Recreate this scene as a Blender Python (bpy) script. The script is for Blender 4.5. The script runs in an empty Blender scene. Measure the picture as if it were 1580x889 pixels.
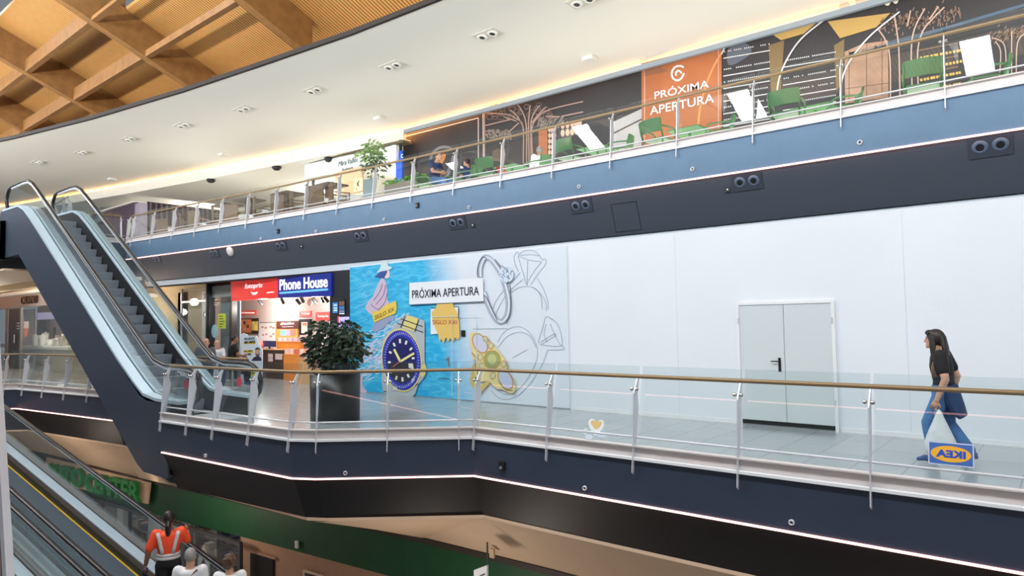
import bpy, bmesh, math, random
from math import radians, sin, cos, tan, pi, sqrt, atan2
from mathutils import Vector, Matrix
random.seed(7)
SC = bpy.context.scene
COL = SC.collection
# ---------------------------------------------------------------- camera
FPX, CX, CY, H = 1053.0, 790.0, 444.5, 1.83
PITCH, ROLL, AZ = radians(2.86), radians(0.91), radians(50.4)
_F0 = Vector((-cos(AZ), sin(AZ), 0)); _U0 = Vector((0, 0, 1)); _R0 = _F0.cross(_U0)
FW = _F0*cos(PITCH) + _U0*sin(PITCH); _U1 = _R0.cross(FW)
RT = _R0*cos(ROLL) - _U1*sin(ROLL); UP = _U1*cos(ROLL) + _R0*sin(ROLL)
CAMP = Vector((0, 0, H))
cd = bpy.data.cameras.new('camera'); cam = bpy.data.objects.new('camera', cd); COL.objects.link(cam)
cd.sensor_width = 36; cd.lens = 36*FPX/1580; cd.clip_start = 0.05; cd.clip_end = 300
cam.matrix_world = Matrix(((RT.x, UP.x, -FW.x, CAMP.x), (RT.y, UP.y, -FW.y, CAMP.y), (RT.z, UP.z, -FW.z, CAMP.z), (0, 0, 0, 1)))
SC.camera = cam
# ---------------------------------------------------------------- light and exposure
SC.view_settings.view_transform = 'Standard'; SC.view_settings.look = 'None'
SC.view_settings.gamma = 1; SC.view_settings.use_curve_mapping = False
SC.view_settings.exposure = 0.0
WORLD_COL = (0.80, 0.90, 1.0); WORLD_STR = 0.25
wd = bpy.data.worlds.new('daylight'); SC.world = wd; wd.use_nodes = True
wd.node_tree.nodes['Background'].inputs[0].default_value = (*WORLD_COL, 1)
wd.node_tree.nodes['Background'].inputs[1].default_value = WORLD_STR
def area(name, loc, rot, sx, sy, power, col=(1, 1, 1)):
    l = bpy.data.lights.new(name, 'AREA'); l.shape = 'RECTANGLE'; l.size = sx; l.size_y = sy; l.energy = power; l.color = col
    o = bpy.data.objects.new(name, l); COL.objects.link(o); o.location = loc; o.rotation_euler = rot
    return o
def point(name, loc, power, col=(1, 1, 1), r=0.15):
    l = bpy.data.lights.new(name, 'POINT'); l.energy = power; l.color = col; l.shadow_soft_size = r
    o = bpy.data.objects.new(name, l); COL.objects.link(o); o.location = loc
    return o
area('roof_daylight', (-12, 2.3, 9.35), (radians(50), 0, 0), 50, 1.3, 3300, (0.88, 0.95, 1.0))
area('ceiling_fill', (-12, -4.7, 5.12), (radians(155), 0, 0), 50, 1.4, 19000, (1.0, 0.99, 0.95))  # unseen added light behind the opposite parapet, brightens the ceiling and roof
for lx, ly, lw, rz_ in ((-2.0, 13.6, 20, 0), (-16.8, 13.3, 9, radians(-5)), (-25.0, 12.6, 7, radians(-8))):
    area('floor_bounce_fill', (lx, ly, 5.13), (pi, 0, rz_), lw, 1.6, (19 if lx > -10 else 16)*lw, (1.0, 0.97, 0.90))  # added light imitating sunlight bounced up off the gallery floor; no lamp there
point('phone_shop_lamp', (-21.8, 12.75, 2.5), 110, (1.0, 0.92, 0.86))
point('phone_shop_lamp', (-18.6, 12.75, 2.5), 80, (1.0, 0.92, 0.86))
point('glass_shop_lamp', (-28.0, 13.4, 2.9), 120, (1.0, 0.88, 0.72))
point('jewel_shop_lamp', (-36.6, 11.2, 2.6), 110, (1.0, 0.95, 0.88))
point('wing_lamp', (-35.0, 8.2, 2.6), 110, (1.0, 0.92, 0.82))
point('wing_lamp', (-29.0, 10.5, 2.9), 90, (1.0, 0.8, 0.6))
point('cafe_lamp', (-26, 18.5, 7.3), 330, (1.0, 0.93, 0.82), .3)
point('cafe_lamp', (-34, 16.5, 7.3), 260, (1.0, 0.93, 0.82), .3)
point('cafe_lamp', (-20.5, 18.5, 7.3), 200, (1.0, 0.93, 0.82), .3)
point('lower_level_lamp', (-8.0, 7.2, -3.4), 70, (1.0, 0.86, 0.74), .2)
point('lower_level_lamp', (-16.0, 6.9, -2.4), 70, (1.0, 0.82, 0.66), .2)
point('lower_level_lamp', (-22.0, 5.6, -2.2), 60, (1.0, 0.82, 0.66), .2)
point('store_lamp', (-20.5, 10.6, -4.0), 130, (1.0, 0.97, 0.92), .2)
# ---------------------------------------------------------------- helpers
def ray(x, y): return FW + RT*((x-CX)/FPX) - UP*((y-CY)/FPX)
def atz(x, y, z): d = ray(x, y); return CAMP + d*((z-H)/d.z)
def aty(x, y, Y): d = ray(x, y); return CAMP + d*(Y/d.y)
def atx(x, y, X): d = ray(x, y); return CAMP + d*(X/d.x)
def lin(c): return tuple((v/255/12.92 if v/255 <= .04045 else ((v/255+.055)/1.055)**2.4) for v in c)
def mat(name, rgb, rough=.5, metal=0, noise=0, nscale=6, bump=0, emit=0, spec=.5, alpha=None):
    m = bpy.data.materials.new(name); m.use_nodes = True; nt = m.node_tree; b = nt.nodes['Principled BSDF']
    c = lin(rgb)
    b.inputs['Base Color'].default_value = (*c, 1); b.inputs['Roughness'].default_value = rough
    b.inputs['Metallic'].default_value = metal; b.inputs['Specular IOR Level'].default_value = spec
    if emit:
        b.inputs['Emission Color'].default_value = (*c, 1); b.inputs['Emission Strength'].default_value = emit
    if noise or bump:
        tc = nt.nodes.new('ShaderNodeTexCoord'); n = nt.nodes.new('ShaderNodeTexNoise'); n.inputs['Scale'].default_value = nscale
        n.inputs['Detail'].default_value = 4
        nt.links.new(tc.outputs['Object'], n.inputs['Vector'])
        if noise:
            r = nt.nodes.new('ShaderNodeValToRGB')
            r.color_ramp.elements[0].position = .3; r.color_ramp.elements[1].position = .7
            r.color_ramp.elements[0].color = (*[v*(1-noise) for v in c], 1); r.color_ramp.elements[1].color = (*[min(1, v*(1+noise)) for v in c], 1)
            nt.links.new(n.outputs['Fac'], r.inputs['Fac']); nt.links.new(r.outputs['Color'], b.inputs['Base Color'])
        if bump:
            bp = nt.nodes.new('ShaderNodeBump'); bp.inputs['Strength'].default_value = bump; bp.inputs['Distance'].default_value = .01
            nt.links.new(n.outputs['Fac'], bp.inputs['Height']); nt.links.new(bp.outputs['Normal'], b.inputs['Normal'])
    return m
def glassmat(name, tint, ior=1.5, rough=0.0):
    m = bpy.data.materials.new(name); m.use_nodes = True; nt = m.node_tree; nt.nodes.clear()
    o = nt.nodes.new('ShaderNodeOutputMaterial'); mx = nt.nodes.new('ShaderNodeMixShader')
    t = nt.nodes.new('ShaderNodeBsdfTransparent'); g = nt.nodes.new('ShaderNodeBsdfGlossy'); f = nt.nodes.new('ShaderNodeFresnel')
    t.inputs['Color'].default_value = (*tint, 1); g.inputs['Roughness'].default_value = rough; f.inputs['IOR'].default_value = ior
    ge = nt.nodes.new('ShaderNodeNewGeometry'); mr = nt.nodes.new('ShaderNodeMapRange'); mr.inputs[3].default_value = ior; mr.inputs[4].default_value = 1/ior
    nt.links.new(ge.outputs['Backfacing'], mr.inputs[0]); nt.links.new(mr.outputs[0], f.inputs['IOR'])
    nt.links.new(f.outputs[0], mx.inputs[0]); nt.links.new(t.outputs[0], mx.inputs[1]); nt.links.new(g.outputs[0], mx.inputs[2]); nt.links.new(mx.outputs[0], o.inputs[0])
    return m
def emis(name, rgb, s):
    m = bpy.data.materials.new(name); m.use_nodes = True; nt = m.node_tree; nt.nodes.clear()
    o = nt.nodes.new('ShaderNodeOutputMaterial'); e = nt.nodes.new('ShaderNodeEmission')
    e.inputs[0].default_value = (*lin(rgb), 1); e.inputs[1].default_value = s; nt.links.new(e.outputs[0], o.inputs[0])
    return m
def tag(o, label, cat, group=None):
    o['label'] = label; o['category'] = cat
    if group: o['group'] = group
    return o
def empty(name, loc, label=None, cat=None, group=None, rz=0):
    o = bpy.data.objects.new(name, None); COL.objects.link(o); o.location = loc; o.rotation_euler = (0, 0, rz); o.empty_display_size = .1
    if label: tag(o, label, cat, group)
    return o
class MB:
    def __init__(s): s.v = []; s.f = []
    def add(s, vs, fs):
        k = len(s.v); s.v += [Vector(v) for v in vs]; s.f += [[i+k for i in f] for f in fs]; return s
    def box(s, a, b):
        (x0, y0, z0), (x1, y1, z1) = a, b
        return s.add([(x0, y0, z0), (x1, y0, z0), (x1, y1, z0), (x0, y1, z0), (x0, y0, z1), (x1, y0, z1), (x1, y1, z1), (x0, y1, z1)],
                     [(3, 2, 1, 0), (4, 5, 6, 7), (0, 1, 5, 4), (1, 2, 6, 5), (2, 3, 7, 6), (3, 0, 4, 7)])
    def ext(s, poly, vec):
        poly = [Vector(p) for p in poly]; vec = Vector(vec); n = len(poly)
        nrm = Vector((0, 0, 0))
        for i in range(n): nrm += poly[i].cross(poly[(i+1) % n])
        if nrm.dot(vec) > 0: poly.reverse()
        return s.add(poly + [p+vec for p in poly], [list(range(n)), list(range(2*n-1, n-1, -1))] + [[(i+1) % n, i, n+i, n+(i+1) % n] for i in range(n)])
    def bar(s, p, q, w, h, up=(0, 0, 1)):
        p, q = Vector(p), Vector(q); d = (q-p).normalized(); u = Vector(up); sd = d.cross(u)
        if sd.length < 1e-4: sd = d.cross(Vector((1, 0, 0)))
        sd.normalize(); u = sd.cross(d).normalized()
        c = [p+sd*a*w/2+u*b*h/2 for a, b in ((-1, -1), (1, -1), (1, 1), (-1, 1))]
        return s.ext(c, q-p)
    def tube(s, pts, r, n=8, lat=None, flat=1.0, caps=True):
        pts = [Vector(p) for p in pts]; m = len(pts); rs = r if isinstance(r, (list, tuple)) else [r]*m
        ring = []; prev = None
        for i, p in enumerate(pts):
            d = (pts[min(i+1, m-1)]-pts[max(i-1, 0)]).normalized()
            if lat is not None: a = Vector(lat); a = (a - d*a.dot(d))
            elif prev is None: a = d.cross(Vector((0, 0, 1)) if abs(d.z) < .9 else Vector((1, 0, 0)))
            else: a = prev - d*prev.dot(d)
            a.normalize(); prev = a; b = d.cross(a).normalized()
            rr = rs[i]; ra, rb = rr if isinstance(rr, (list, tuple)) else (rr, rr*flat)
            ring.append([p + a*ra*cos(2*pi*k/n) + b*rb*sin(2*pi*k/n) for k in range(n)])
        vs = [v for q in ring for v in q]; fs = []
        for i in range(m-1):
            for k in range(n): fs.append((i*n+k, i*n+(k+1) % n, (i+1)*n+(k+1) % n, (i+1)*n+k))
        if caps: fs += [tuple(range(n-1, -1, -1)), tuple(range((m-1)*n, m*n))]
        return s.add(vs, fs)
    def sph(s, c, r, n=12, m=8, rot=None):
        c = Vector(c); r = r if isinstance(r, (list, tuple)) else (r, r, r); vs = []; fs = []
        def P(x, y, z):
            v = Vector((x*r[0], y*r[1], z*r[2]))
            return c + (rot @ v if rot else v)
        vs.append(P(0, 0, 1))
        for i in range(1, m):
            t = pi*i/m
            for k in range(n): vs.append(P(sin(t)*cos(2*pi*k/n), sin(t)*sin(2*pi*k/n), cos(t)))
        vs.append(P(0, 0, -1)); L = len(vs)-1
        for k in range(n): fs.append((0, 1+k, 1+(k+1) % n)); fs.append((L, 1+(m-2)*n+(k+1) % n, 1+(m-2)*n+k))
        for i in range(m-2):
            for k in range(n): fs.append((1+i*n+k, 1+(i+1)*n+k, 1+(i+1)*n+(k+1) % n, 1+i*n+(k+1) % n))
        return s.add(vs, fs)
    def lathe(s, prof, org, n=20, ax=(0, 0, 1)):
        ax = Vector(ax).normalized(); a = ax.cross(Vector((1, 0, 0)) if abs(ax.x) < .9 else Vector((0, 1, 0))).normalized(); b = ax.cross(a); org = Vector(org)
        vs = []; fs = []; m = len(prof)
        for r, z in prof:
            for k in range(n): vs.append(org + ax*z + (a*cos(2*pi*k/n)+b*sin(2*pi*k/n))*max(r, 1e-4))
        for i in range(m-1):
            for k in range(n): fs.append((i*n+k, i*n+(k+1) % n, (i+1)*n+(k+1) % n, (i+1)*n+k))
        fs += [tuple(range(n-1, -1, -1)), tuple(range((m-1)*n, m*n))]
        return s.add(vs, fs)
    def build(s, name, m, parent=None, smooth=False, bevel=0):
        me = bpy.data.meshes.new(name); me.from_pydata([tuple(v) for v in s.v], [], s.f); me.update()
        bm = bmesh.new(); bm.from_mesh(me); bmesh.ops.recalc_face_normals(bm, faces=bm.faces); bm.to_mesh(me); bm.free()
        ms = m if isinstance(m, (list, tuple)) else [m]
        for q in ms: me.materials.append(q)
        if smooth:
            for p in me.polygons: p.use_smooth = True
        o = bpy.data.objects.new(name, me); COL.objects.link(o)
        if parent is not None:
            o.parent = parent; o.matrix_parent_inverse = world(parent).inverted()
        if bevel:
            b = o.modifiers.new('bevel', 'BEVEL'); b.width = bevel; b.segments = 2; b.limit_method = 'ANGLE'
        return o
def world(o):
    m = Matrix.LocRotScale(o.location, o.rotation_euler, o.scale)
    return (world(o.parent) @ o.matrix_parent_inverse @ m) if o.parent else m
def struct(name, mb, m, smooth=False):
    o = mb.build(name, m, None, smooth); o['kind'] = 'structure'; return o
def kids(o): return [c for c in bpy.data.objects if c.parent == o]
def copytree(o, parent=None):
    c = o.copy(); COL.objects.link(c)
    if parent is not None: c.parent = parent
    for k in kids(o): copytree(k, c)
    return c
def norms(path, closed=False):
    out = []
    for i in range(len(path)):
        ds = []
        if i > 0: ds.append((Vector(path[i])-Vector(path[i-1])).normalized())
        if i < len(path)-1: ds.append((Vector(path[i+1])-Vector(path[i])).normalized())
        ns = [Vector((d.y, -d.x)) for d in ds]          # path runs towards -x: inward is +y
        n = sum(ns, Vector((0, 0))).normalized(); n = n/max(.4, n.dot(ns[0])); out.append(n)
    return out
def offpath(path, o):
    return [(p[0]+n.x*o, p[1]+n.y*o) for p, n in zip(path, norms(path))]
def sweep(path, prof, closed=True):
    mb = MB(); ns = norms(path); m = len(prof); vs = []
    for p, n in zip(path, ns):
        for o, z in prof: vs.append((p[0]+n.x*o, p[1]+n.y*o, z))
    fs = []
    for i in range(len(path)-1):
        for k in range(m if closed else m-1):
            a, b = i*m+k, i*m+(k+1) % m; fs.append((a, b, b+m, a+m))
    if closed: fs += [tuple(range(m-1, -1, -1)), tuple(range((len(path)-1)*m, len(path)*m))]
    return mb.add(vs, fs)
def along(path, s):
    for a, b in zip(path, path[1:]):
        a, b = Vector(a), Vector(b); L = (b-a).length
        if s <= L or b == Vector(path[-1]): d = (b-a)/L; return a+d*s, d
        s -= L
def plen(path): return sum((Vector(b)-Vector(a)).length for a, b in zip(path, path[1:]))
def text(name, body, p0, w, h, m, parent=None, X=(1, 0, 0), Y=(0, 0, 1), bold=0.0, depth=.004, shear=0, flip=False):
    cu = bpy.data.curves.new(name, 'FONT'); cu.body = body; cu.size = 1; cu.offset = bold; cu.extrude = .5; cu.shear = shear; cu.resolution_u = 4
    t = bpy.data.objects.new(name, cu); COL.objects.link(t)
    me = bpy.data.meshes.new_from_object(t.evaluated_get(bpy.context.evaluated_depsgraph_get()))
    bpy.data.objects.remove(t); xs = [v.co.x for v in me.vertices]; ys = [v.co.y for v in me.vertices]
    X, Y = Vector(X), Vector(Y); Z = X.cross(Y).normalized(); p0 = Vector(p0)
    for v in me.vertices:
        a = (v.co.x-min(xs))/(max(xs)-min(xs)); b = (v.co.y-min(ys))/(max(ys)-min(ys))
        if flip: a = 1-a
        v.co = p0 + X*a*w + Y*b*h + Z*(v.co.z+.5)*depth
    me.materials.clear(); me.materials.append(m); o = bpy.data.objects.new(name, me); COL.objects.link(o)
    if parent is not None: o.parent = parent; o.matrix_parent_inverse = world(parent).inverted()
    return o
# ---------------------------------------------------------------- materials
M = {}
M['navy'] = mat('navy_paint', (48, 59, 78), .42, noise=.06, nscale=3)
M['navy_up'] = mat('navy_paint_lit', (88, 120, 150), .42, noise=.05, nscale=3)  # navy paint again, lightened for the stronger light on the upper fascia
M['soffit_up'] = mat('soffit_paint_lit', (66, 74, 86), .5)  # upper copy of the dark soffit, its brighter lighting put into the colour
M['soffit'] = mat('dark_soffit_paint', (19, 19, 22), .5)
M['led'] = emis('led_pink', (255, 180, 168), 5.0)
M['white'] = mat('white_paint', (232, 234, 236), .5, noise=.02, nscale=2)
M['hoard'] = mat('hoarding_white', (226, 231, 238), .55, noise=.02, nscale=.7)
M['plaster'] = mat('ceiling_plaster', (242, 242, 234), .8)
M['lintel'] = mat('lintel_grey', (205, 216, 226), .5)
M['beige'] = mat('beige_plaster', (222, 196, 168), .7, noise=.03, nscale=2)
M['steel'] = mat('brushed_steel', (214, 216, 222), .35, .35)
M['chrome'] = mat('chrome', (210, 205, 205), .12, 1)
M['curb'] = mat('curb_paint', (214, 206, 204), .45)
M['brass'] = mat('bronze_handrail', (150, 126, 94), .38, .4)
M['glass'] = glassmat('railing_glass', (.93, .965, .965))
M['glass_up'] = glassmat('railing_glass_upper', (.95, .97, .965))
M['shopglass'] = glassmat('shop_glass', (.93, .95, .95))
M['black'] = mat('black_paint', (22, 23, 26), .4)
M['rubber'] = mat('black_rubber', (20, 20, 24), .28)
M['deck'] = mat('escalator_deck_aluminium', (186, 206, 218), .4, .3)
M['step'] = mat('escalator_step_metal', (74, 80, 88), .45, .4)
M['grey'] = mat('mid_grey', (128, 128, 130), .5)
M['dgrey'] = mat('dark_grey', (66, 68, 72), .5)
M['brown'] = mat('brown_wicker', (128, 104, 84), .7, noise=.15, nscale=60, bump=.3)
M['green'] = mat('green_plastic', (92, 136, 94), .42)
M['leaf'] = mat('leaf_green', (58, 84, 50), .5, noise=.35, nscale=9)
M['leafl'] = mat('leaf_pale_green', (150, 178, 120), .5, noise=.3, nscale=9)
M['bark'] = mat('bark', (92, 72, 54), .8)
M['skin'] = mat('skin', (206, 158, 132), .5); M['skin2'] = mat('skin_tan', (150, 104, 80), .5)
M['hairb'] = mat('dark_hair', (34, 26, 24), .45); M['hairg'] = mat('grey_hair', (150, 148, 146), .55); M['hairc'] = mat('brown_hair', (86, 60, 44), .55)
M['tblack'] = mat('black_cotton', (22, 22, 25), .8); M['twhite'] = mat('white_cotton', (232, 234, 236), .8); M['tgrey'] = mat('grey_cotton', (92, 98, 108), .8)
M['tblue'] = mat('navy_cotton', (40, 62, 108), .8); M['denim'] = mat('denim', (74, 122, 176), .8, noise=.15, nscale=14); M['denimd'] = mat('dark_denim', (38, 62, 104), .8)
M['orange'] = mat('hi_vis_orange', (255, 84, 44), .6); M['reflect'] = mat('reflective_tape', (205, 205, 205), .35)
M['shoe'] = mat('shoe_blue', (52, 84, 140), .6); M['lip'] = mat('lip', (170, 92, 84), .5); M['eye'] = mat('eye_dark', (26, 22, 22), .2)
M['bag'] = mat('plastic_bag', (214, 220, 224), .4, noise=.06, nscale=12, bump=.5)
# ---------------------------------------------------------------- outlines of the two galleries
LOW = [(9.0, 7.92), (-7.35, 7.88), (-9.2, 6.28), (-9.56, 6.09), (-13.66, 5.86)]
LOWL = [(-14.6, 7.97), (-18.1, 7.95), (-19.3, 7.10), (-24.9, 6.45), (-25.6, 5.9), (-26.6, 2.0)]
UPP = [(9.0, 12.14), (-4.0, 12.14), (-10.1, 12.05), (-15.06, 11.81), (-19.86, 11.49), (-23.5, 11.16), (-26.1, 10.95), (-28.3, 10.78)]
ZU, YW = 5.1, 11.754
# mid floor: procedural stone tiles
def tilemat(name, c1, c2, cj, sx, sy, rough=.18):
    m = bpy.data.materials.new(name); m.use_nodes = True; nt = m.node_tree; b = nt.nodes['Principled BSDF']
    tc = nt.nodes.new('ShaderNodeTexCoord'); br = nt.nodes.new('ShaderNodeTexBrick'); mp = nt.nodes.new('ShaderNodeMapping')
    br.offset = .5; br.inputs['Scale'].default_value = 1; br.inputs['Brick Width'].default_value = sx; br.inputs['Row Height'].default_value = sy
    br.inputs['Mortar Size'].default_value = .006; br.inputs['Color1'].default_value = (*lin(c1), 1); br.inputs['Color2'].default_value = (*lin(c2), 1); br.inputs['Mortar'].default_value = (*lin(cj), 1)
    mp.inputs['Rotation'].default_value = (0, 0, pi/2)
    nt.links.new(tc.outputs['Object'], mp.inputs[0]); nt.links.new(mp.outputs[0], br.inputs['Vector']); nt.links.new(br.outputs['Color'], b.inputs['Base Color'])
    b.inputs['Roughness'].default_value = rough; return m
M['tile'] = tilemat('stone_tiles', (164, 170, 172), (156, 163, 166), (112, 118, 122), 1.1, .55)
M['tileu'] = tilemat('upper_tiles', (168, 160, 150), (160, 154, 146), (120, 116, 110), .9, .6, .3)
fl = [(x, y, 0) for x, y in offpath(LOW, .05)] + [(-13.64, 6.06, 0), (-14.55, 6.06, 0), (-14.55, 7.97, 0)] + [(x, y, 0) for x, y in offpath(LOWL, .05)] + [(-62, 2, 0), (-62, 26, 0), (9, 26, 0)]
struct('floor', MB().ext(fl, (0, 0, -.04)), M['tile'])
for nm, path in (('trim_1', LOW), ('trim_2', LOWL)):
    struct(nm, sweep(path, [(0, .03), (0, -.54), (.12, -.54), (.12, .0)]), M['navy'])
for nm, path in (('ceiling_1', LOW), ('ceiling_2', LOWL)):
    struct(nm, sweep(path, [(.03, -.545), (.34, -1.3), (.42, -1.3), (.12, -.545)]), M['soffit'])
# upper floor slab, fascia and soffit
up_edge = UPP + [(-28.45, 8.6), (-25.2, 7.95)]
fu = [(x, y, ZU) for x, y in offpath(UPP, .05)] + [(-28.45, 8.3, ZU), (-24.6, 8.2, ZU), (-24.6, 5.9, ZU), (-62, 5.9, ZU), (-62, 30, ZU), (9, 30, ZU)]
struct('floor_upper', MB().ext(fu, (0, 0, -.05)), M['tileu'])
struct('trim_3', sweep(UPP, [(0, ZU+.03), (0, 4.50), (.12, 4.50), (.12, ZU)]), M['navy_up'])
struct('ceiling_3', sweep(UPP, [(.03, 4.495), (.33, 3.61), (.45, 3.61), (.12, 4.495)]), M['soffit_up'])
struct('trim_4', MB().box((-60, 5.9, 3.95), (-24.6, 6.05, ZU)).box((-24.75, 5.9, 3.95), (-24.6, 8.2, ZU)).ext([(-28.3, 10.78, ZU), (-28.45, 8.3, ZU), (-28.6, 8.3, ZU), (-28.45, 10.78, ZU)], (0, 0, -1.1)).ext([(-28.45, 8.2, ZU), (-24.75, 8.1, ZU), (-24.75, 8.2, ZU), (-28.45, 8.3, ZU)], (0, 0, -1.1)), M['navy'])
# mid-level ceiling (underside of the upper slab) and the white lintel over the shopfronts
UIN = offpath(UPP, .36)
ce = [(x, y, 3.62) for x, y in UIN] + [(-28.6, 8.4, 3.62), (-24.7, 8.25, 3.62), (-24.7, 6.0, 3.62), (-62, 6.0, 3.62), (-62, 26, 3.62), (9, 26, 3.62)]
struct('ceiling_4', MB().ext(ce, (0, 0, .06)), M['beige'])
LINT = [p for p in offpath(UPP, .37) if p[0] > -24]
LINT.append(tuple(along(offpath(UPP, .37), plen([p for p in offpath(UPP, .37)][:5]) + 7.55)[0]))
LINT = [q for q in LINT]
struct('trim_5', sweep(LINT[:5]+[LINT[-1]], [(0, 3.60), (0, 3.41), (.25, 3.41), (.25, 3.60)]), M['lintel'])
struct('trim_6', sweep(LINT[:5]+[LINT[-1]], [(.03, 3.41), (.03, 3.36), (.2, 3.36), (.2, 3.41)]), M['black'])
# LED strips
def led(path, o, z, label, name='led_strip'):
    tag(sweep(path, [(o-.02, z), (o-.02, z-.022), (o+.02, z-.022), (o+.02, z)]).build(name, M['led']), label, 'led strip')
led(LOW[:-1]+[(-13.6, 5.863)], 0, -.54, 'pink-white light line under the navy fascia of the near walkway')
led(LOWL, 0, -.54, 'pink light line on the dark gallery edge left of the escalator')
led(UPP, 0, 4.50, 'thin pink light line under the blue fascia of the upper gallery')
# hoarding wall (white temporary front) with its ends
hw = MB().box((-15.58, YW, 0), (9, YW+.12, 3.46)); hw.box((-15.58, YW+.12, 0), (-15.46, 13.2, 3.40))
struct('wall_back', hw, M['hoard'])
struct('baseboard_back', MB().box((-8.0, YW-.012, 0), (-4.62, YW, .07)).box((-2.98, YW-.012, 0), (9, YW, .07)), M['white'])
for x in (-6.1, -1.2, 1.2): pass
seam = MB()
for x in (-8.17, -5.75, -2.0, .45, 2.9): seam.box((x-.003, YW-.003, .07), (x+.003, YW, 3.44))
struct('trim_7', seam, mat('seam_grey', (205, 212, 220), .6))
# door in the hoarding
dr = empty('door_1', (-3.8, YW, 0)); dr['kind'] = 'structure'
x0, x1, zt = -4.56, -3.05, 2.06
M['door'] = mat('door_grey_white', (206, 214, 216), .5)
MB().box((x0, YW-.03, .09), ((x0+x1)/2-.004, YW+.01, zt)).build('door_leaf', M['door'], dr, bevel=.004)
MB().box(((x0+x1)/2+.004, YW-.03, .09), (x1, YW+.01, zt)).build('door_leaf', M['door'], dr, bevel=.004)
MB().box((x0-.05, YW-.045, 0), (x0, YW, zt+.05)).box((x1, YW-.045, 0), (x1+.05, YW, zt+.05)).box((x0, YW-.045, zt), (x1, YW, zt+.05)).build('door_frame', M['white'], dr)
MB().box((x0, YW-.02, .02), (x1, YW-.005, .09)).build('door_gap', M['black'], dr)
hx = (x0+x1)/2-.085
hb = MB().box((hx-.02, YW-.042, .93), (hx+.02, YW-.03, 1.16)).build('handle_plate', M['black'], dr)
MB().tube([(hx, YW-.04, 1.10), (hx, YW-.085, 1.10), (hx-.13, YW-.09, 1.10)], .010).build('door_handle', M['black'], hb, True)
for xx in (x0-.012, x1+.012):
    for zz in (.45, 1.78): MB().tube([(xx, YW-.05, zz-.05), (xx, YW-.05, zz+.05)], .012).build('hinge', M['steel'], dr)
# lower level: sloped beige bulkhead, wall, green band and floor
def lowwall(): return [(9, 9.35), (-7, 9.3), (-11.8, 9.07), (-19.6, 8.14), (-26.6, 7.71), (-34, 7.0)]
LW = lowwall()
bk = MB(); inn = offpath(LOW, .40)
bk.ext([(9, 8.30, -1.29), (-7.45, 8.26, -1.29), (-9.35, 6.66, -1.29), (-9.66, 6.48, -1.29), (-14.6, 6.22, -1.29), (-19.3, 7.4, -1.29), (-24.9, 6.8, -1.29), (-26, 5.9, -1.29), (-34, 5.9, -1.29), (-34, 5.92, -1.28), (9, 8.4, -1.28)], (0, 0, .004)) if False else None
def strip(a, za, b, zb):
    mb = MB(); n = len(a); vs = [(x, y, za) for x, y in a] + [(x, y, zb) for x, y in b]
    vs += [(x, y, z+.05) for x, y, z in vs]
    fs = []
    for i in range(n-1):
        fs += [(i, i+1, n+i+1, n+i), (2*n+i, 3*n+i, 3*n+i+1, 2*n+i+1)]
    fs += [(i, 2*n+i, 2*n+i+1, i+1) for i in range(n-1)] + [(n+i, n+i+1, 3*n+i+1, 3*n+i) for i in range(n-1)]
    fs += [(0, n, 3*n, 2*n), (n-1, 3*n-1, 4*n-1, 2*n-1)]
    return mb.add(vs, fs)
inA = [(9, 8.24), (-7.43, 8.18), (-9.3, 6.58), (-9.62, 6.40), (-14.0, 6.18), (-19.3, 7.40), (-25.0, 6.75), (-25.8, 5.95)]
wlA = [(9, 9.35), (-7, 9.3), (-9.9, 9.16), (-10.4, 9.14), (-15.5, 8.63), (-20.2, 8.08), (-26.6, 7.71), (-34, 7.0)]
struct('ceiling_5', strip(inA, -1.28, wlA, -2.30), M['beige'])
struct('trim_8', sweep(wlA, [(-.05, -2.28), (-.05, -2.38), (.1, -2.38), (.1, -2.28)]), mat('dark_groove', (58, 48, 42), .6))
M['dkgreen'] = mat('store_green', (16, 78, 44), .55, noise=.08, nscale=2)
M['tan'] = mat('lower_wall_tan', (176, 142, 118), .7, noise=.04)
struct('trim_9', sweep(wlA, [(.0, -2.38), (.0, -3.20), (.1, -3.20), (.1, -2.38)]), M['dkgreen'])
struct('wall_lower', sweep([wlA[0], wlA[1], wlA[2], wlA[3], (-15.2, 8.66), (-15.7, 8.60)], [(.02, -3.20), (.02, -5.2), (.12, -5.2), (.12, -3.20)]), M['tan'])
struct('floor_lower', MB().box((-40, -6, -5.25), (9, 14, -5.2)), mat('lower_floor_tiles', (150, 140, 132), .3))
# upper ceiling with the cove, lintel band and the recessed ceiling behind
WE = [(9, 9.75), (-9.85, 9.74), (-12.66, 9.58), (-15.94, 9.21), (-19.36, 8.79), (-24.0, 8.04), (-28.4, 7.09), (-34, 5.6), (-40, 3.6)]
CV = [(9, 15.5), (-4.9, 15.5), (-12.4, 15.43), (-17.4, 15.28), (-21.7, 14.6), (-28.7, 13.6), (-34.3, 12.6), (-42, 11.0), (-50, 9)]
pl = [(x, y, 8.52) for x, y in WE] + [(-50, 0, 8.52), (-50, 9.6, 8.52)] + [(x, y, 8.52) for x, y in reversed(offpath(CV, .45)[:-1])]
struct('ceiling_6', MB().ext(pl, (0, 0, .08)), M['plaster'])
struct('trim_10', sweep(WE, [(-.03, 8.51), (-.03, 8.62), (.05, 8.62), (.05, 8.51)]), mat('dark_wood_edge', (30, 22, 18), .7))
CVR = [(9, 15.5), (-4.9, 15.5), (-12.4, 15.43), (-17.3, 15.285)]
CVL = [(-17.3, 15.285), (-21.7, 14.6), (-28.7, 13.6), (-34.3, 12.6), (-42, 11.0), (-50, 9)]
struct('trim_11', sweep(CVR, [(0, 8.40), (0, 8.27), (.1, 8.27), (.1, 8.40)]), mat('cool_grey_band', (150, 162, 174), .6))
struct('trim_12', sweep(CVL, [(0, 8.40), (0, 8.02), (.12, 8.02), (.12, 8.40)]), M['plaster'])
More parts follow.
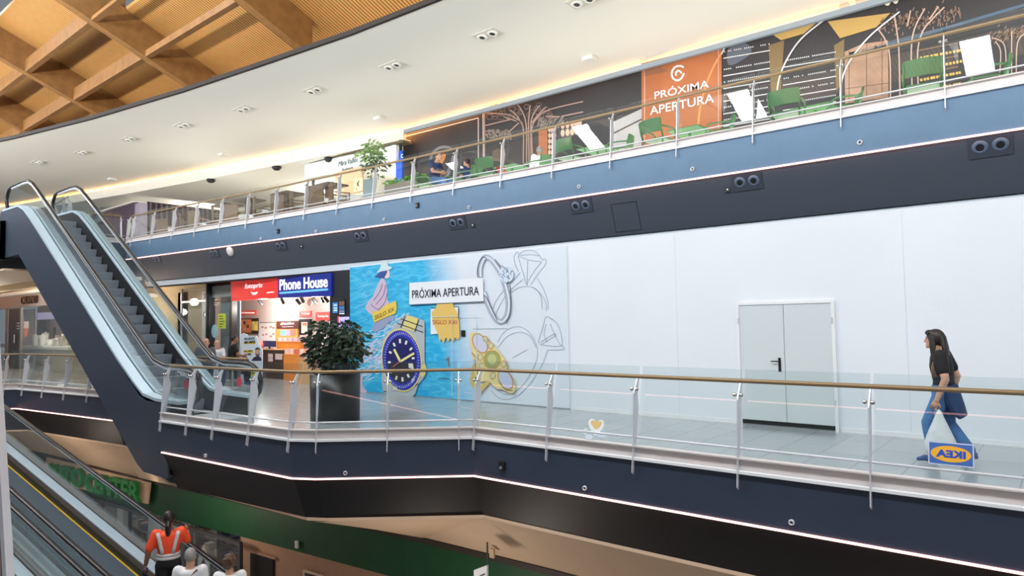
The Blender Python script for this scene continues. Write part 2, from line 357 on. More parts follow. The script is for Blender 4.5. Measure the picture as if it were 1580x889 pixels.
M['cove'] = emis('cove_light', (255, 172, 96), 26.0)
tag(sweep(CV, [(.20, 8.43), (.20, 8.40), (.26, 8.40), (.26, 8.43)]).build('cove_light', M['cove']), 'warm hidden cove light along the back edge of the cream ceiling', 'light strip')
rc = [(x, y, 8.03) for x, y in offpath(CVL, .10)] + [(-50, 30, 8.03), (-17.3, 30, 8.03)]
struct('ceiling_7', MB().ext(rc, (0, 0, .06)), M['plaster'])
struct('wall_cafe', MB().box((-50, 25.5, ZU), (-17, 25.6, 8.1)), mat('cafe_wall_cream', (226, 214, 190), .7))
struct('wall_cafe_side', MB().box((-17.5, 15.75, ZU), (-17.4, 25.6, 8.1)), M['plaster'])
# timber roof: deck, rafters, purlins, ridge skylights
M['wood'] = mat('glulam', (122, 84, 42), .55, noise=.18, nscale=4)
def slatmat():
    m = bpy.data.materials.new('timber_slats'); m.use_nodes = True; nt = m.node_tree; b = nt.nodes['Principled BSDF']
    tc = nt.nodes.new('ShaderNodeTexCoord'); w = nt.nodes.new('ShaderNodeTexWave'); w.bands_direction = 'X'; w.inputs['Scale'].default_value = 3.1; w.inputs['Distortion'].default_value = .15
    r = nt.nodes.new('ShaderNodeValToRGB'); r.color_ramp.elements[0].position = .1; r.color_ramp.elements[1].position = .45
    r.color_ramp.elements[0].color = (*lin((112, 66, 26)), 1); r.color_ramp.elements[1].color = (*lin((200, 150, 84)), 1)
    n = nt.nodes.new('ShaderNodeTexNoise'); n.inputs['Scale'].default_value = 7; mx = nt.nodes.new('ShaderNodeMixRGB'); mx.blend_type = 'MULTIPLY'; mx.inputs[0].default_value = .35
    nt.links.new(tc.outputs['Object'], w.inputs['Vector']); nt.links.new(tc.outputs['Object'], n.inputs['Vector']); nt.links.new(w.outputs['Fac'], r.inputs['Fac'])
    nt.links.new(r.outputs['Color'], mx.inputs[1]); nt.links.new(n.outputs['Color'], mx.inputs[2]); nt.links.new(mx.outputs[0], b.inputs['Base Color'])
    b.inputs['Roughness'].default_value = .6; return m
M['slat'] = slatmat()
SL = .424
def zb(y): return 8.7+(9.6-y)*SL if y > 4.9 else 8.7+(9.6-(9.8-y))*SL       # underside of the rafters
def deck(ya, yb_):
    return MB().ext([(-46, ya, zb(ya)+.95), (12, ya, zb(ya)+.95), (12, yb_, zb(yb_)+.95), (-46, yb_, zb(yb_)+.95)], (0, 0, .1))
rd = deck(11.0, 7.45); xa_ = -46
SLOT = [(-19.45, 1.95), (-13.4, 1.55), (-7.62, .95), (-1.72, .35)]  # unseen roof openings, shaped to let the skylights reflect in the upper glass
for xs_, ex_ in SLOT+[(12, 0)]:
    xe_ = xs_-.36 if xs_ < 12 else 12
    q = deck(7.45, 5.75)
    for v in q.v: v.x = xa_ if v.x < 0 else xe_
    rd.add(q.v, q.f); xa_ = xs_+.36+ex_
struct('roof_deck_1', rd, M['slat'])
wl_ = MB()
for xs_, ex_ in SLOT:
    for sx_ in (-.38, .36+ex_): wl_.ext([(xs_+sx_, 7.45, 10.55), (xs_+sx_, 5.75, 11.27), (xs_+sx_, 5.65, 12.1), (xs_+sx_, 6.3, 12.1), (xs_+sx_, 7.45, 11.2)], (.02, 0, 0))
struct('skylight_well', wl_, M['wood']); struct('roof_deck_2', deck(4.05, -1.2), M['slat'])
XB = [-36.0, -30.7, -25.4, -19.85, -14.68, -9.3, -3.9, 1.5, 6.9]
for i, x in enumerate(XB):
    b = MB()
    for ya, yb_ in ((9.85, 4.9), (4.9, -0.05)):
        b.ext([(x-.13, ya, zb(ya)), (x-.13, ya, zb(ya)+.97), (x-.13, yb_, zb(yb_)+.97), (x-.13, yb_, zb(yb_))], (.26, 0, 0))
    struct('rafter_%d' % (i+1), b, M['wood'])
k = 0
for i in range(len(XB)-1):
    for y in (8.02, 6.66, 3.14, 1.78):
        k += 1
        if -15 < XB[i] < 1 and y > 8: continue                      # purlins dropped or slimmed here so skylight reflections reach the upper glass
        hh = .12 if (-15 < XB[i] < 1 and y > 6) else (.42 if not (-20 < XB[i] < -15 and y > 6) else (.2 if y > 8 else .12))
        struct('purlin_%d' % k, MB().box((XB[i]+.13, y-.08, zb(y)+.02), (XB[i+1]-.13, y+.08, zb(y)+hh)), M['wood'])
rp = MB().box((-46, 3.7, 11.9), (12, 3.95, 12.3))
struct('ridge_curb', rp, M['wood'])
SKYX = [(-45, -40.6), (-38.9, -35.4)] if False else None
sk = [-1.72, -7.62, -13.4, -19.45, -25.75, -33.2, -41.3]
M['sky'] = emis('bright_sky_pane', (246, 251, 255), 34)
ro = MB(); xs = sorted(sk); prev = -46
for x in xs:
    ro.box((prev, 3.95, 12.0), (x-.32, 5.65, 12.06)); prev = x+.32
ro.box((prev, 3.95, 12.0), (12, 5.65, 12.06)); struct('roof_ridge', ro, M['wood'])
for i, x in enumerate(xs):
    w = MB().box((x-.32, 4.3, 12.02), (x+.32, 6.2 if x > -21 else 5.6, 12.05)); o = struct('window_%d' % (i+1), w, M['sky'])
# opposite upper gallery, behind the camera (it shows only as reflections in the glass)
OPP = [(9, -3.6), (-40, -3.6)]
struct('trim_13', MB().box((-40, -3.75, 4.5), (9, -3.6, 5.3)), M['navy'])
struct('floor_opposite', MB().box((-40, -8, 4.95), (9, -3.75, 5.05)), M['tileu'])
tag(MB().box((-40, -3.62, 4.47), (9, -3.57, 4.50)).build('led_strip', M['led']), 'pink-white light line of the opposite gallery, mirrored in the railing glass', 'led strip')
# ---------------------------------------------------------------- railings
def railing(name, path, z0, posts, label, cat, glass, sub=0.0, lean=.215, clampmat='chrome'):
    """path at the fascia face; posts = arc lengths. Profile leans inwards by `lean` per metre."""
    root = empty(name, (path[0][0], path[0][1], z0), label, cat)
    def at(s):
        p, d = along(path, s); return p, Vector((d.y, -d.x))
    def pt(s, o, z):
        p, n = at(s); return Vector((p.x+n.x*o, p.y+n.y*o, z0+z))
    L = plen(path)
    sweep(path, [(.0, z0+.03), (-.035, z0+.03), (-.035, z0+.05), (.015, z0+.055), (.015, z0+.185), (-.035, z0+.19), (-.035, z0+.207), (.06, z0+.207), (.06, z0+.03)]).build('curb_channel', M['curb'], root)
    sweep(path, [(-.045, z0+.024), (-.045, z0+.056), (.012, z0+.060), (.012, z0+.024)]).build('curb_flange', M['white'], root)
    hr = [(p[0]+n.x*.17, p[1]+n.y*.17, z0+1.085) for p, n in zip(path, norms(path))]
    MB().tube(hr, .027, 10).build('handrail', M['brass'], root, True)
    br = [(p[0]+n.x*.035, p[1]+n.y*.035, z0+.31) for p, n in zip(path, norms(path))]
    MB().tube(br, .014, 8).build('bottom_rail', M['steel'], root, True)
    for i, s in enumerate(posts):
        p, n = at(s); n = n.to_3d(); d = Vector((-n.y, n.x, 0)); mb = MB()
        def q(o, z): return Vector((p.x+n.x*o, p.y+n.y*o, z0+z))
        th = d*.007
        prof = [q(-.075, -.13), (q(-.035, -.16)), q(-.005, .03), q(.005, .2), q(.10, .62), q(.115, .86), q(.155, 1.06), q(.125, 1.06), q(.02, .88), q(-.03, .25), q(-.055, .03)]
        mb.ext([v-th for v in prof], th*2)
        prof2 = [q(.005, .2), q(.07, .2), q(.165, .70), q(.14, .84), q(.115, .86), q(.10, .62)]
        mb.ext([v+d*.012-th*.6 for v in prof2], th*1.2)
        mb.bar(q(.10, .90), q(.165, 1.065), .012, .016)
        ob = mb.build('post', M['steel'], root)
        a, b2 = q(.055, .93), q(.055, .93)
        for sg in (-1, 1):
            c = a+d*sg*.038-n*.02
            MB().lathe([(.0, .022), (.016, .018), (.024, .006), (.024, -.014), (.0, -.016)], c, 12, -n).build('clamp', M[clampmat], ob, True)
    for a, b2 in zip(posts, posts[1:]):
        if b2-a < .25: continue
        s1, s2 = a+.022, b2-.022
        # a pane never bends round a corner: use straight line between its two ends
        c = []
        for s, z in ((s1, .22), (s2, .22), (s2, 1.215), (s1, 1.215)): c.append(pt(s, .03+lean*(z-.22), z))
        nn = (c[1]-c[0]).cross(c[3]-c[0]).normalized()
        MB().ext(c, nn*.010).build('glass_panel', glass, root)
    return root
def sx_of(path, xs):
    out = []
    for x in xs:
        s = 0
        for a, b in zip(path, path[1:]):
            if min(a[0], b[0])-1e-6 <= x <= max(a[0], b[0])+1e-6:
                t = (x-a[0])/(b[0]-a[0]); out.append(s+t*(Vector(b)-Vector(a)).length); break
            s += (Vector(b)-Vector(a)).length
    return out
lowx = [6.64, 5.24, 3.85, 2.45, 1.06, -.33, -1.73, -3.13, -4.51, -5.90, -7.31, -7.52, -8.36, -9.19, -9.60, -10.70, -11.78, -12.66, -13.6]
railing('walkway_railing', LOW, 0, sx_of(LOW, lowx), 'long glass railing with bronze handrail along the near walkway, bent round the escalator bay', 'railing', M['glass'])
railing('gallery_railing', LOWL, 0, [plen(LOWL)*0+s for s in (1.2, 2.5, 3.8, 5.0, 6.3, 7.6, 8.9, 10.2, 11.0, 11.9, 13.2)], 'glass railing of the dim gallery left of the escalator, before the jewellery shop', 'railing', M['glass'])
ux = [-2.878-1.471*k for k in range(-8, 18)]
ups = sx_of(UPP, [x for x in ux if -28 < x < 9]); ups.append(plen(UPP)-.05)
railing('upper_railing', UPP, ZU, ups, 'long glass railing with bronze handrail along the upper gallery', 'railing', M['glass_up'], lean=.215)
RET = [(-28.32, 10.72), (-28.5, 8.35), (-25.4, 8.05)]
railing('landing_railing', RET, ZU, [.1, 1.2, 2.3, 3.4, 4.5, 5.3], 'short glass railing round the upper escalator landing', 'railing', M['glass_up'])
# ---------------------------------------------------------------- main escalator
YL, YR, KS = 6.22, 7.45, .601
def nosing(x): return max(0, min(ZU, .30+KS*(-15.13-x)))
es = empty('escalator', (-13.7, 6.83, 0), 'steep navy-sided escalator climbing left to the upper gallery', 'escalator')
def k24(prof, k=1.0245): return [(x*k if x < -13.7 else x, H+(z-H)*k) for x, z in prof]
PPROF = k24([(-13.66, .42), (-14.3, .38), (-14.7, .45), (-15.2, .76), (-15.76, 1.14), (-19.87, 3.66), (-22.1, 5.00), (-22.6, 5.25), (-23.1, 5.35), (-24.55, 5.35), (-24.55, 3.93), (-22.75, 3.95), (-14.72, -.90), (-14.4, -1.02), (-13.66, -1.02)])
def side(y, th): return MB().ext([(x, y, z) for x, z in PPROF], (0, th, 0))
M['navyd'] = mat('escalator_navy_panel', (46, 56, 74), .5, noise=.08, nscale=1.3)
side(6.0, .04).build('side_panel', M['navyd'], es); side(7.60, .04).build('side_panel', M['navyd'], es)
MB().ext([(x, 6.04, z) for x, z in k24(((-24.5, 3.95), (-22.75, 3.97), (-14.72, -.88), (-13.66, -1.0), (-13.66, -.95), (-14.7, -.8), (-22.75, 4.05), (-24.5, 4.03)))], (0, 1.56, 0)).build('underside', M['navyd'], es)
dprof = [(-13.2, .42), (-14.2, .43), (-14.8, .50), (-15.3, .74), (-16.17, 1.22), (-20.38, 3.79), (-22.3, 4.95), (-22.9, 5.28), (-23.4, 5.44), (-24.9, 5.47)]
def ribbon(prof, y0, y1, dz, h):
    pts = [(x, z+dz) for x, z in prof]; poly = pts+[(x, z-h) for x, z in reversed(pts)]
    return MB().ext([(x, y0, z) for x, z in poly], (0, y1-y0, 0))
for y0, y1 in ((5.985, YL-.02), (YL+.02, 6.285), (7.375, YR-.02), (YR+.02, 7.655)):
    ribbon(dprof, y0, y1, 0, .06).build('deck', M['deck'], es)
for y0, y1 in ((6.27, 6.285), (7.375, 7.39)):
    ribbon([(x, z-.06) for x, z in dprof], y0, y1, 0, .42).build('skirt', M['black'], es)
rail = [(-13.05, .34), (-12.86, .50), (-12.80, .70), (-12.90, .92), (-13.15, 1.04), (-13.6, 1.07), (-14.3, 1.07), (-14.8, 1.17), (-15.2, 1.385), (-22.5, 5.77), (-22.95, 6.03), (-23.35, 6.17), (-23.8, 6.20), (-24.9, 6.20), (-25.2, 6.15), (-25.38, 5.97), (-25.42, 5.75), (-25.3, 5.55)]
gtop = [(x, z-.05) for x, z in rail[3:-4]]
for y in (YL, YR):
    bl = MB()
    poly = [(-13.0, .36)] + gtop[1:] + [(-25.3, 5.95), (-25.2, 5.43), (-23.4, 5.40), (-22.9, 5.24), (-22.3, 4.91), (-20.38, 3.75), (-16.17, 1.18), (-15.3, .70), (-14.8, .46), (-14.2, .39), (-13.1, .38)]
    b = bl.ext([(x, y-.006, z) for x, z in poly], (0, .012, 0)).build('balustrade_glass', M['glass'], es)
    MB().tube([(x, y, z) for x, z in rail], .052, 10, lat=(0, 1, 0), flat=.75).build('handrail', M['rubber'], b, True)
    MB().tube([(x, y, z-.058) for x, z in rail[3:-4]], .034, 8, lat=(0, 1, 0)).build('handrail_track', M['steel'], b, True)
M['stepg'] = bpy.data.materials.new('grooved_step'); 
def groove(m, c1, c2, sc, direction='Y'):
    m.use_nodes = True; nt = m.node_tree; b = nt.nodes['Principled BSDF']; tc = nt.nodes.new('ShaderNodeTexCoord'); w = nt.nodes.new('ShaderNodeTexWave')
    w.bands_direction = direction; w.inputs['Scale'].default_value = sc; r = nt.nodes.new('ShaderNodeValToRGB')
    r.color_ramp.elements[0].color = (*lin(c1), 1); r.color_ramp.elements[1].color = (*lin(c2), 1)
    nt.links.new(tc.outputs['Object'], w.inputs['Vector']); nt.links.new(w.outputs['Fac'], r.inputs['Fac']); nt.links.new(r.outputs['Color'], b.inputs['Base Color'])
    b.inputs['Roughness'].default_value = .4; b.inputs['Metallic'].default_value = .3
groove(M['stepg'], (124, 134, 144), (160, 168, 176), 9)
i = 0
x = -14.2
while x > -24.6:
    z = nosing(x-.02); mb = MB()
    poly = [(x, z), (x-.40, z), (x-.40, z-.05), (x-.06, z-.24), (x-.035, z-.16), (x-.008, z-.05)]
    mb.ext([(a, 6.29, c) for a, c in poly], (0, 1.08, 0)).build('step', M['stepg'], es); x -= .40
M['esw'] = mat('newel_sticker_white', (238, 236, 242), .5); M['esr'] = mat('newel_sticker_red', (196, 44, 70), .5)
for y, q0, q1, hp_, rd_, bo in ((YL-.012, (274, 577), (307, 590), 6.5, (287, 593), 'MERCADO'), (YR-.012, (326, 600), (355, 603), 6, (369, 589), 'MERCADO')):
    a, b = aty(*q0, y), aty(*q1, y); hz = aty(q0[0], q0[1]-hp_, y).z-a.z
    text('newel_lettering', bo, a, (b-a).length, hz, M['esw'], es, X=(b-a).normalized(), bold=.02, depth=.002)
    c_ = aty(*rd_, y); MB().lathe([(0, 0), (.10, 0), (.10, .003), (0, .003)], c_, 20, (0, 1, 0)).build('red_sticker', M['esr'], es)
MB().box((-14.2, 6.3, .0), (-13.0, 7.36, .012)).build('landing_plate', M['steel'], es)
# ---------------------------------------------------------------- moving walkways going down at the lower left
U3 = ray(-800, 28).normalized(); V3 = U3.cross(Vector((0, 0, 1))).normalized(); W3 = V3.cross(U3); B0 = Vector((-11.2, 4.96, -2.76))
def cs(t, v, h): return B0 + U3*t + V3*v + W3*h
def walkway(c, label, t0=-8.0, t1=11.0):
    # c: centre offset. cross-section as measured: belt .42 half, skirt, bright deck, outer deck, glass, handrail
    r = empty('moving_walkway', cs(t0, c, 0), label, 'moving walkway')
    def slab(v0, v1, h0, h1):
        return MB().ext([cs(t0, v0, h0), cs(t0, v1, h0), cs(t0, v1, h1), cs(t0, v0, h1)], U3*(t1-t0))
    slab(c-.42, c+.42, -.05, 0).build('belt', M['belt'], r)
    for s in (-1, 1):
        slab(*sorted((c+s*.42, c+s*.445)), -.02, .006).build('edge_stripe', M['yellow'], r)
        slab(*sorted((c+s*.445, c+s*.54)), -.02, .13).build('skirt', M['skirt'], r)
        slab(*sorted((c+s*.54, c+s*.725)), .06, .15).build('deck', M['deck'], r)
        slab(*sorted((c+s*.755, c+s*(.90 if (s > 0 and c > -1) else .80))), -.3, .14).build('outer_deck', M['outer'], r)
        g = MB()
        n = 7
        for k in range(n):
            ta, tb = t0+(t1-t0)*k/n+.006, t0+(t1-t0)*(k+1)/n-.006
            g.ext([cs(ta, c+s*.735, .14), cs(tb, c+s*.735, .14), cs(tb, c+s*.735, .86), cs(ta, c+s*.735, .86)], V3*s*.012)
        b = g.build('balustrade_glass', M['glass'], r)
        MB().tube([cs(t0, c+s*.70, .90), cs(t1, c+s*.70, .90)], .045, 10, lat=V3, flat=.6).build('handrail', M['rubber'], b, True)
        MB().tube([cs(t0, c+s*.70, .86), cs(t1, c+s*.70, .86)], .022, 8).build('handrail_track', M['steel'], b, True)
    slab(c-.80, c+.80, -.8, -.3).build('truss', M['dgrey'], r)
    return r
M['belt'] = bpy.data.materials.new('walkway_belt'); groove(M['belt'], (58, 70, 80), (96, 112, 124), 14)
M['yellow'] = mat('yellow_edge', (214, 180, 50), .5); M['skirt'] = mat('skirt_dark', (62, 54, 46), .4, .3); M['outer'] = mat('outer_deck', (136, 128, 122), .4, .4)
walkway(-.20, 'moving walkway sloping down at lower left, carrying the three people')
walkway(-1.82, 'second moving walkway in the bottom left corner, nearest the viewer')
# ---------------------------------------------------------------- printed advertisement on the hoarding
YM = YW-.02
mu = empty('advert_mural', (-11.9, YM, 0), 'printed jewellery advert covering the left half of the white hoarding, with watch and rings', 'advert')
def MP(x, y, l=0): return aty(x, y, YM-.004*l)
def mpoly(name, px, l, m, parent=None):
    return MB().ext([MP(x, y, l) for x, y in px], (0, .0035, 0)).build(name, m, parent or mu)
def smoothpts(pts, n=6, closed=False):
    out = []; N = len(pts)
    for i in range(N if closed else N-1):
        p0, p1, p2, p3 = (pts[(i-1) % N] if closed or i > 0 else pts[i]), pts[i], pts[(i+1) % N], (pts[(i+2) % N] if closed or i+2 < N else pts[i+1])
        for k in range(n):
            t = k/n; out.append(tuple(.5*((2*p1[j]) + (-p0[j]+p2[j])*t + (2*p0[j]-5*p1[j]+4*p2[j]-p3[j])*t*t + (-p0[j]+3*p1[j]-3*p2[j]+p3[j])*t**3) for j in (0, 1)))
    if not closed: out.append(tuple(pts[-1]))
    return out
def ribbon2(mb, P3, pts, w):
    """flat printed line of pixel width w (number or list) on a plane; P3 maps pixel -> point"""
    n = len(pts); ws = w if isinstance(w, (list, tuple)) else [w]*n; L = []; R = []
    for i, p in enumerate(pts):
        a, b = pts[max(i-1, 0)], pts[min(i+1, n-1)]; dx, dy = b[0]-a[0], b[1]-a[1]; q = sqrt(dx*dx+dy*dy) or 1; nx, ny = -dy/q*ws[i]/2, dx/q*ws[i]/2
        L.append(P3(p[0]+nx, p[1]+ny)); R.append(P3(p[0]-nx, p[1]-ny))
    vs = L+R; fs = [(i, i+1, n+i+1, n+i) for i in range(n-1)]; e = Vector((0, .003, 0))
    vs = vs+[v+e for v in vs]; m = 2*n
    fs += [(m+n+i, m+n+i+1, m+i+1, m+i) for i in range(n-1)] + [(i+1, i, m+i, m+i+1) for i in range(n-1)] + [(n+i, n+i+1, m+n+i+1, m+n+i) for i in range(n-1)]
    return mb.add(vs, fs)
def mline(name, lines, l, m, w=1.0, parent=None, sm=6):
    mb = MB()
    for pts in lines: ribbon2(mb, lambda x, y: MP(x, y, l), smoothpts(pts, sm) if sm > 1 else pts, w)
    return mb.build(name, m, parent or mu)
def ell(cx, cy, a, b, ang=0, n=40):
    c, s = cos(radians(ang)), sin(radians(ang)); return [(cx+a*cos(2*pi*k/n)*c-b*sin(2*pi*k/n)*s, cy+a*cos(2*pi*k/n)*s+b*sin(2*pi*k/n)*c) for k in range(n)]
def seamat():
    m = bpy.data.materials.new('sea_print'); m.use_nodes = True; nt = m.node_tree; b = nt.nodes['Principled BSDF']
    tc = nt.nodes.new('ShaderNodeTexCoord'); sp = nt.nodes.new('ShaderNodeSeparateXYZ'); nt.links.new(tc.outputs['Object'], sp.inputs[0])
    ma = nt.nodes.new('ShaderNodeMath'); ma.operation = 'MULTIPLY_ADD'; ma.inputs[1].default_value = .30; nt.links.new(sp.outputs['Z'], ma.inputs[0]); nt.links.new(sp.outputs['X'], ma.inputs[2])
    r = nt.nodes.new('ShaderNodeMapRange'); r.inputs[1].default_value = -11.62; r.inputs[2].default_value = -10.35; nt.links.new(ma.outputs[0], r.inputs[0])
    n = nt.nodes.new('ShaderNodeTexNoise'); n.inputs['Scale'].default_value = 1.6; n.inputs['Detail'].default_value = 8; n.inputs['Distortion'].default_value = 1.5
    mp = nt.nodes.new('ShaderNodeMapping'); mp.inputs['Rotation'].default_value = (0, radians(-28), 0); mp.inputs['Scale'].default_value = (.9, 1, 3.6)
    nt.links.new(tc.outputs['Object'], mp.inputs[0]); nt.links.new(mp.outputs[0], n.inputs['Vector'])
    cr = nt.nodes.new('ShaderNodeValToRGB'); cr.color_ramp.elements[0].position = .42; cr.color_ramp.elements[0].color = (*lin((26, 168, 220)), 1)
    cr.color_ramp.elements[1].position = .66; cr.color_ramp.elements[1].color = (*lin((84, 198, 236)), 1)
    nt.links.new(n.outputs['Fac'], cr.inputs['Fac'])
    mx = nt.nodes.new('ShaderNodeMixRGB'); mx.inputs[2].default_value = (*lin((218, 226, 236)), 1)
    nt.links.new(r.outputs[0], mx.inputs[0]); nt.links.new(cr.outputs[0], mx.inputs[1]); nt.links.new(mx.outputs[0], b.inputs['Base Color']); b.inputs['Roughness'].default_value = .5
    return m
MB().box((-15.56, YM, .02), (-8.20, YW-.001, 3.42)).build('printed_sheet', seamat(), mu)
P_ = {}
def pm(k, rgb, r=.5):
    if k not in P_: P_[k] = mat('print_'+k, rgb, r)
    return P_[k]
# foam and wave strokes
random.seed(3); lines = []
for k in range(150):
    t = random.random(); x = 546+t*62+random.uniform(-6, 16); y = 574-t*58+random.gauss(0, 18)
    if y > 600 or x > 616: continue
    lines.append([(x, y), (x+random.uniform(3, 8), y-random.uniform(-1, 4)), (x+random.uniform(9, 15), y-random.uniform(2, 9))])
mline('wave_foam', lines, 1, pm('foam', (206, 226, 240)), 1.3, sm=3)
lines = []
for k in range(40):
    t = random.random(); x = 548+t*55; y = 570-t*52+random.gauss(0, 14)
    if y > 598: continue
    lines.append([(x, y), (x+6, y-3), (x+11, y-6)])
mline('wave_foam', lines, 2, pm('foam2', (196, 190, 216)), 1.2, sm=3)
lines = []
for k in range(26):
    y = random.uniform(420, 500); x = random.uniform(545, 575); lines.append([(x, y+4), (x+8, y+1), (x+random.uniform(10, 20), y-3)])
mline('spray', lines, 1, pm('spray', (120, 206, 238)), .8, sm=3)
# walking figure in a windblown dress, hat and yellow sash
fg = mpoly('figure_dress', smoothpts([(588, 430), (594, 433), (597, 444), (598, 462), (602, 470), (606, 476), (600, 484), (588, 488), (574, 486), (564, 476), (568, 466), (575, 458), (580, 446)], 4, True), 3, pm('dress', (206, 184, 206)))
mpoly('figure_face', smoothpts([(594, 418), (600, 417), (601, 424), (600, 428), (595, 430), (592, 424)], 4, True), 3, pm('face', (236, 206, 206)), fg)
mpoly('figure_hair', smoothpts([(583, 423), (590, 417), (597, 416), (596, 423), (591, 429), (582, 428), (578, 427)], 4, True), 4, pm('hairp', (52, 80, 150)), fg)
mpoly('figure_hat', smoothpts([(586, 415), (589, 404), (597, 403), (599, 410), (605, 413), (598, 417), (588, 419), (581, 421)], 4, True), 5, pm('hat', (206, 224, 226)), fg)
mline('figure_folds', [[(590, 438), (586, 450), (576, 464)], [(595, 440), (591, 456), (580, 470)], [(597, 452), (594, 466), (584, 478)], [(572, 470), (580, 476), (590, 480)]], 4, pm('fold', (120, 112, 150)), 1.1, fg, 4)
mpoly('figure_legs', smoothpts([(586, 492), (598, 488), (606, 486), (608, 494), (600, 497), (592, 506), (580, 512), (574, 508), (578, 498)], 4, True), 3, pm('leg', (150, 160, 196)), fg)
mpoly('figure_sash', [(574, 481), (584, 480), (596, 470), (604, 467), (611, 464), (612, 476), (610, 484), (596, 489), (586, 494), (577, 498), (575, 490)], 6, pm('sash', (232, 202, 84)), fg)
def mtext(name, body, p0, p1, hpx, l, m, bold=.0, parent=None):
    a, b = MP(*p0, l), MP(*p1, l); hz = MP(p0[0], p0[1]-hpx, l).z-a.z
    return text(name, body, a, (b-a).length, hz, m, parent or mu, X=(b-a).normalized(), bold=bold, depth=.003)
mtext('sash_lettering', 'SIGLO XX', (578, 494), (608, 480), 6.5, 7, pm('ink', (120, 92, 50)), parent=fg)
mpoly('figure_reflection', smoothpts([(545, 590), (552, 584), (560, 580), (559, 594), (566, 605), (556, 606), (548, 600)], 4, True), 3, pm('dress', (206, 184, 206)), fg)
# the wrist watch
wt = mpoly('watch_case', smoothpts([(606, 507), (612, 498), (622, 488), (630, 486), (652, 494), (655, 503), (655, 556), (658, 566), (656, 580), (645, 594), (636, 612), (600, 609), (590, 600), (589, 560), (590, 530)], 3, True), 8, pm('steel', (176, 184, 190)))
mpoly('bracelet_centre', [(628, 487), (645, 492), (640, 511), (621, 506)], 9, pm('gold', (226, 210, 128)), wt)
mline('bracelet_links', [[(618, 492), (652, 504)], [(613, 499), (653, 513)], [(625, 488), (618, 506)], [(646, 493), (640, 512)], [(592, 604), (600, 605)], [(634, 600), (645, 592)]], 10, pm('ink2', (40, 44, 56)), 1.3, wt, 1)
mpoly('watch_bezel_ring', ell(619.5, 556, 31.5, 49, -6), 11, pm('gold', (226, 210, 128)), wt)
mpoly('watch_bezel', ell(619.5, 556, 29.3, 46.5, -6), 12, pm('bezel', (30, 48, 176)), wt)
mpoly('watch_dial', ell(619, 556, 23, 36.5, -6), 13, pm('dial', (22, 24, 96)), wt)
mpoly('watch_dial_shade', [(597, 560), (604, 560), (641, 560), (641, 565), (638, 577), (629, 588), (619, 591), (609, 588), (601, 578)], 14, pm('dialb', (34, 28, 40)), wt)
tk = []
for k in range(12):
    a = radians(30*k-6); ca, sa = cos(a), sin(a)
    tk.append([(619+16.5*ca, 556+26.5*sa), (619+20.5*ca, 556+33*sa)])
mline('hour_markers', tk, 15, pm('lume', (232, 236, 226)), 3.0, wt, 1)
mline('minute_marks', [[(619.5+25*cos(radians(6*k-6)), 556+39.6*sin(radians(6*k-6))), (619.5+(27.6)*cos(radians(6*k-6)), 556+43.6*sin(radians(6*k-6)))] for k in range(60)], 15, pm('lume2', (190, 200, 226)), .8, wt, 1)
mline('watch_hands', [[(617.5, 558), (608, 539)], [(617.5, 558), (639, 545)]], 16, pm('hand', (236, 226, 150)), 3.4, wt, 1)
mline('second_hand', [[(617.5, 558), (606, 566)]], 17, pm('sec', (214, 120, 90)), 1, wt, 1)
mpoly('date_window', [(630, 561), (637, 561), (638, 568), (631, 568)], 15, pm('lume', (232, 236, 226)), wt)
mpoly('crown', smoothpts([(650, 566), (655, 562), (657, 570), (655, 580), (650, 581)], 3, True), 11, pm('gold', (226, 210, 128)), wt)
for s, p0, p1 in (('30', (606, 601.5), (612.5, 603)), ('20', (635, 592), (640, 586))): mtext('bezel_number', s, p0, p1, 6, 15, pm('lume', (232, 236, 226)), .02, wt)
# torn gold paper with the shop's name and its white card
cd_ = mpoly('name_card', [(664.5, 476), (707, 473.5), (707, 513), (664.5, 516)], 8, pm('card', (232, 234, 238)))
mline('card_border', [[(664.5, 476), (707, 473.5), (707, 500)]], 9, pm('ink2', (40, 44, 56)), 1, cd_, 1)
gp = mpoly('gold_paper', smoothpts([(672, 476), (676, 465), (682, 463), (687, 461), (693, 464), (698, 466), (700, 474), (705, 482), (708, 497), (709, 518), (706, 524), (702, 521), (699, 528), (695, 522), (691, 527), (688, 521), (684, 530), (681, 523), (678, 527), (676, 516), (671, 505), (667, 492), (666, 482)], 3, True), 10, pm('goldp', (228, 192, 104)))
mtext('name_lettering', 'SIGLO XXI', (667, 500.5), (705, 500.5), 6.5, 11, pm('rust', (190, 96, 60)), .004, gp)
# PRÓXIMA APERTURA board
pb = mpoly('notice_board', [(630.8, 436.7), (745.2, 428.9), (745.9, 465.3), (631, 470.3)], 12, pm('board', (232, 236, 242)))
mline('board_edge', [[(630.8, 436.7), (631, 470.3), (745.9, 465.3)]], 13, pm('ink3', (90, 110, 130)), .9, pb, 1)
mtext('board_lettering', 'PRÓXIMA APERTURA', (636, 460.5), (739, 455.2), 15.5, 14, pm('ink4', (38, 42, 54)), .003, pb)
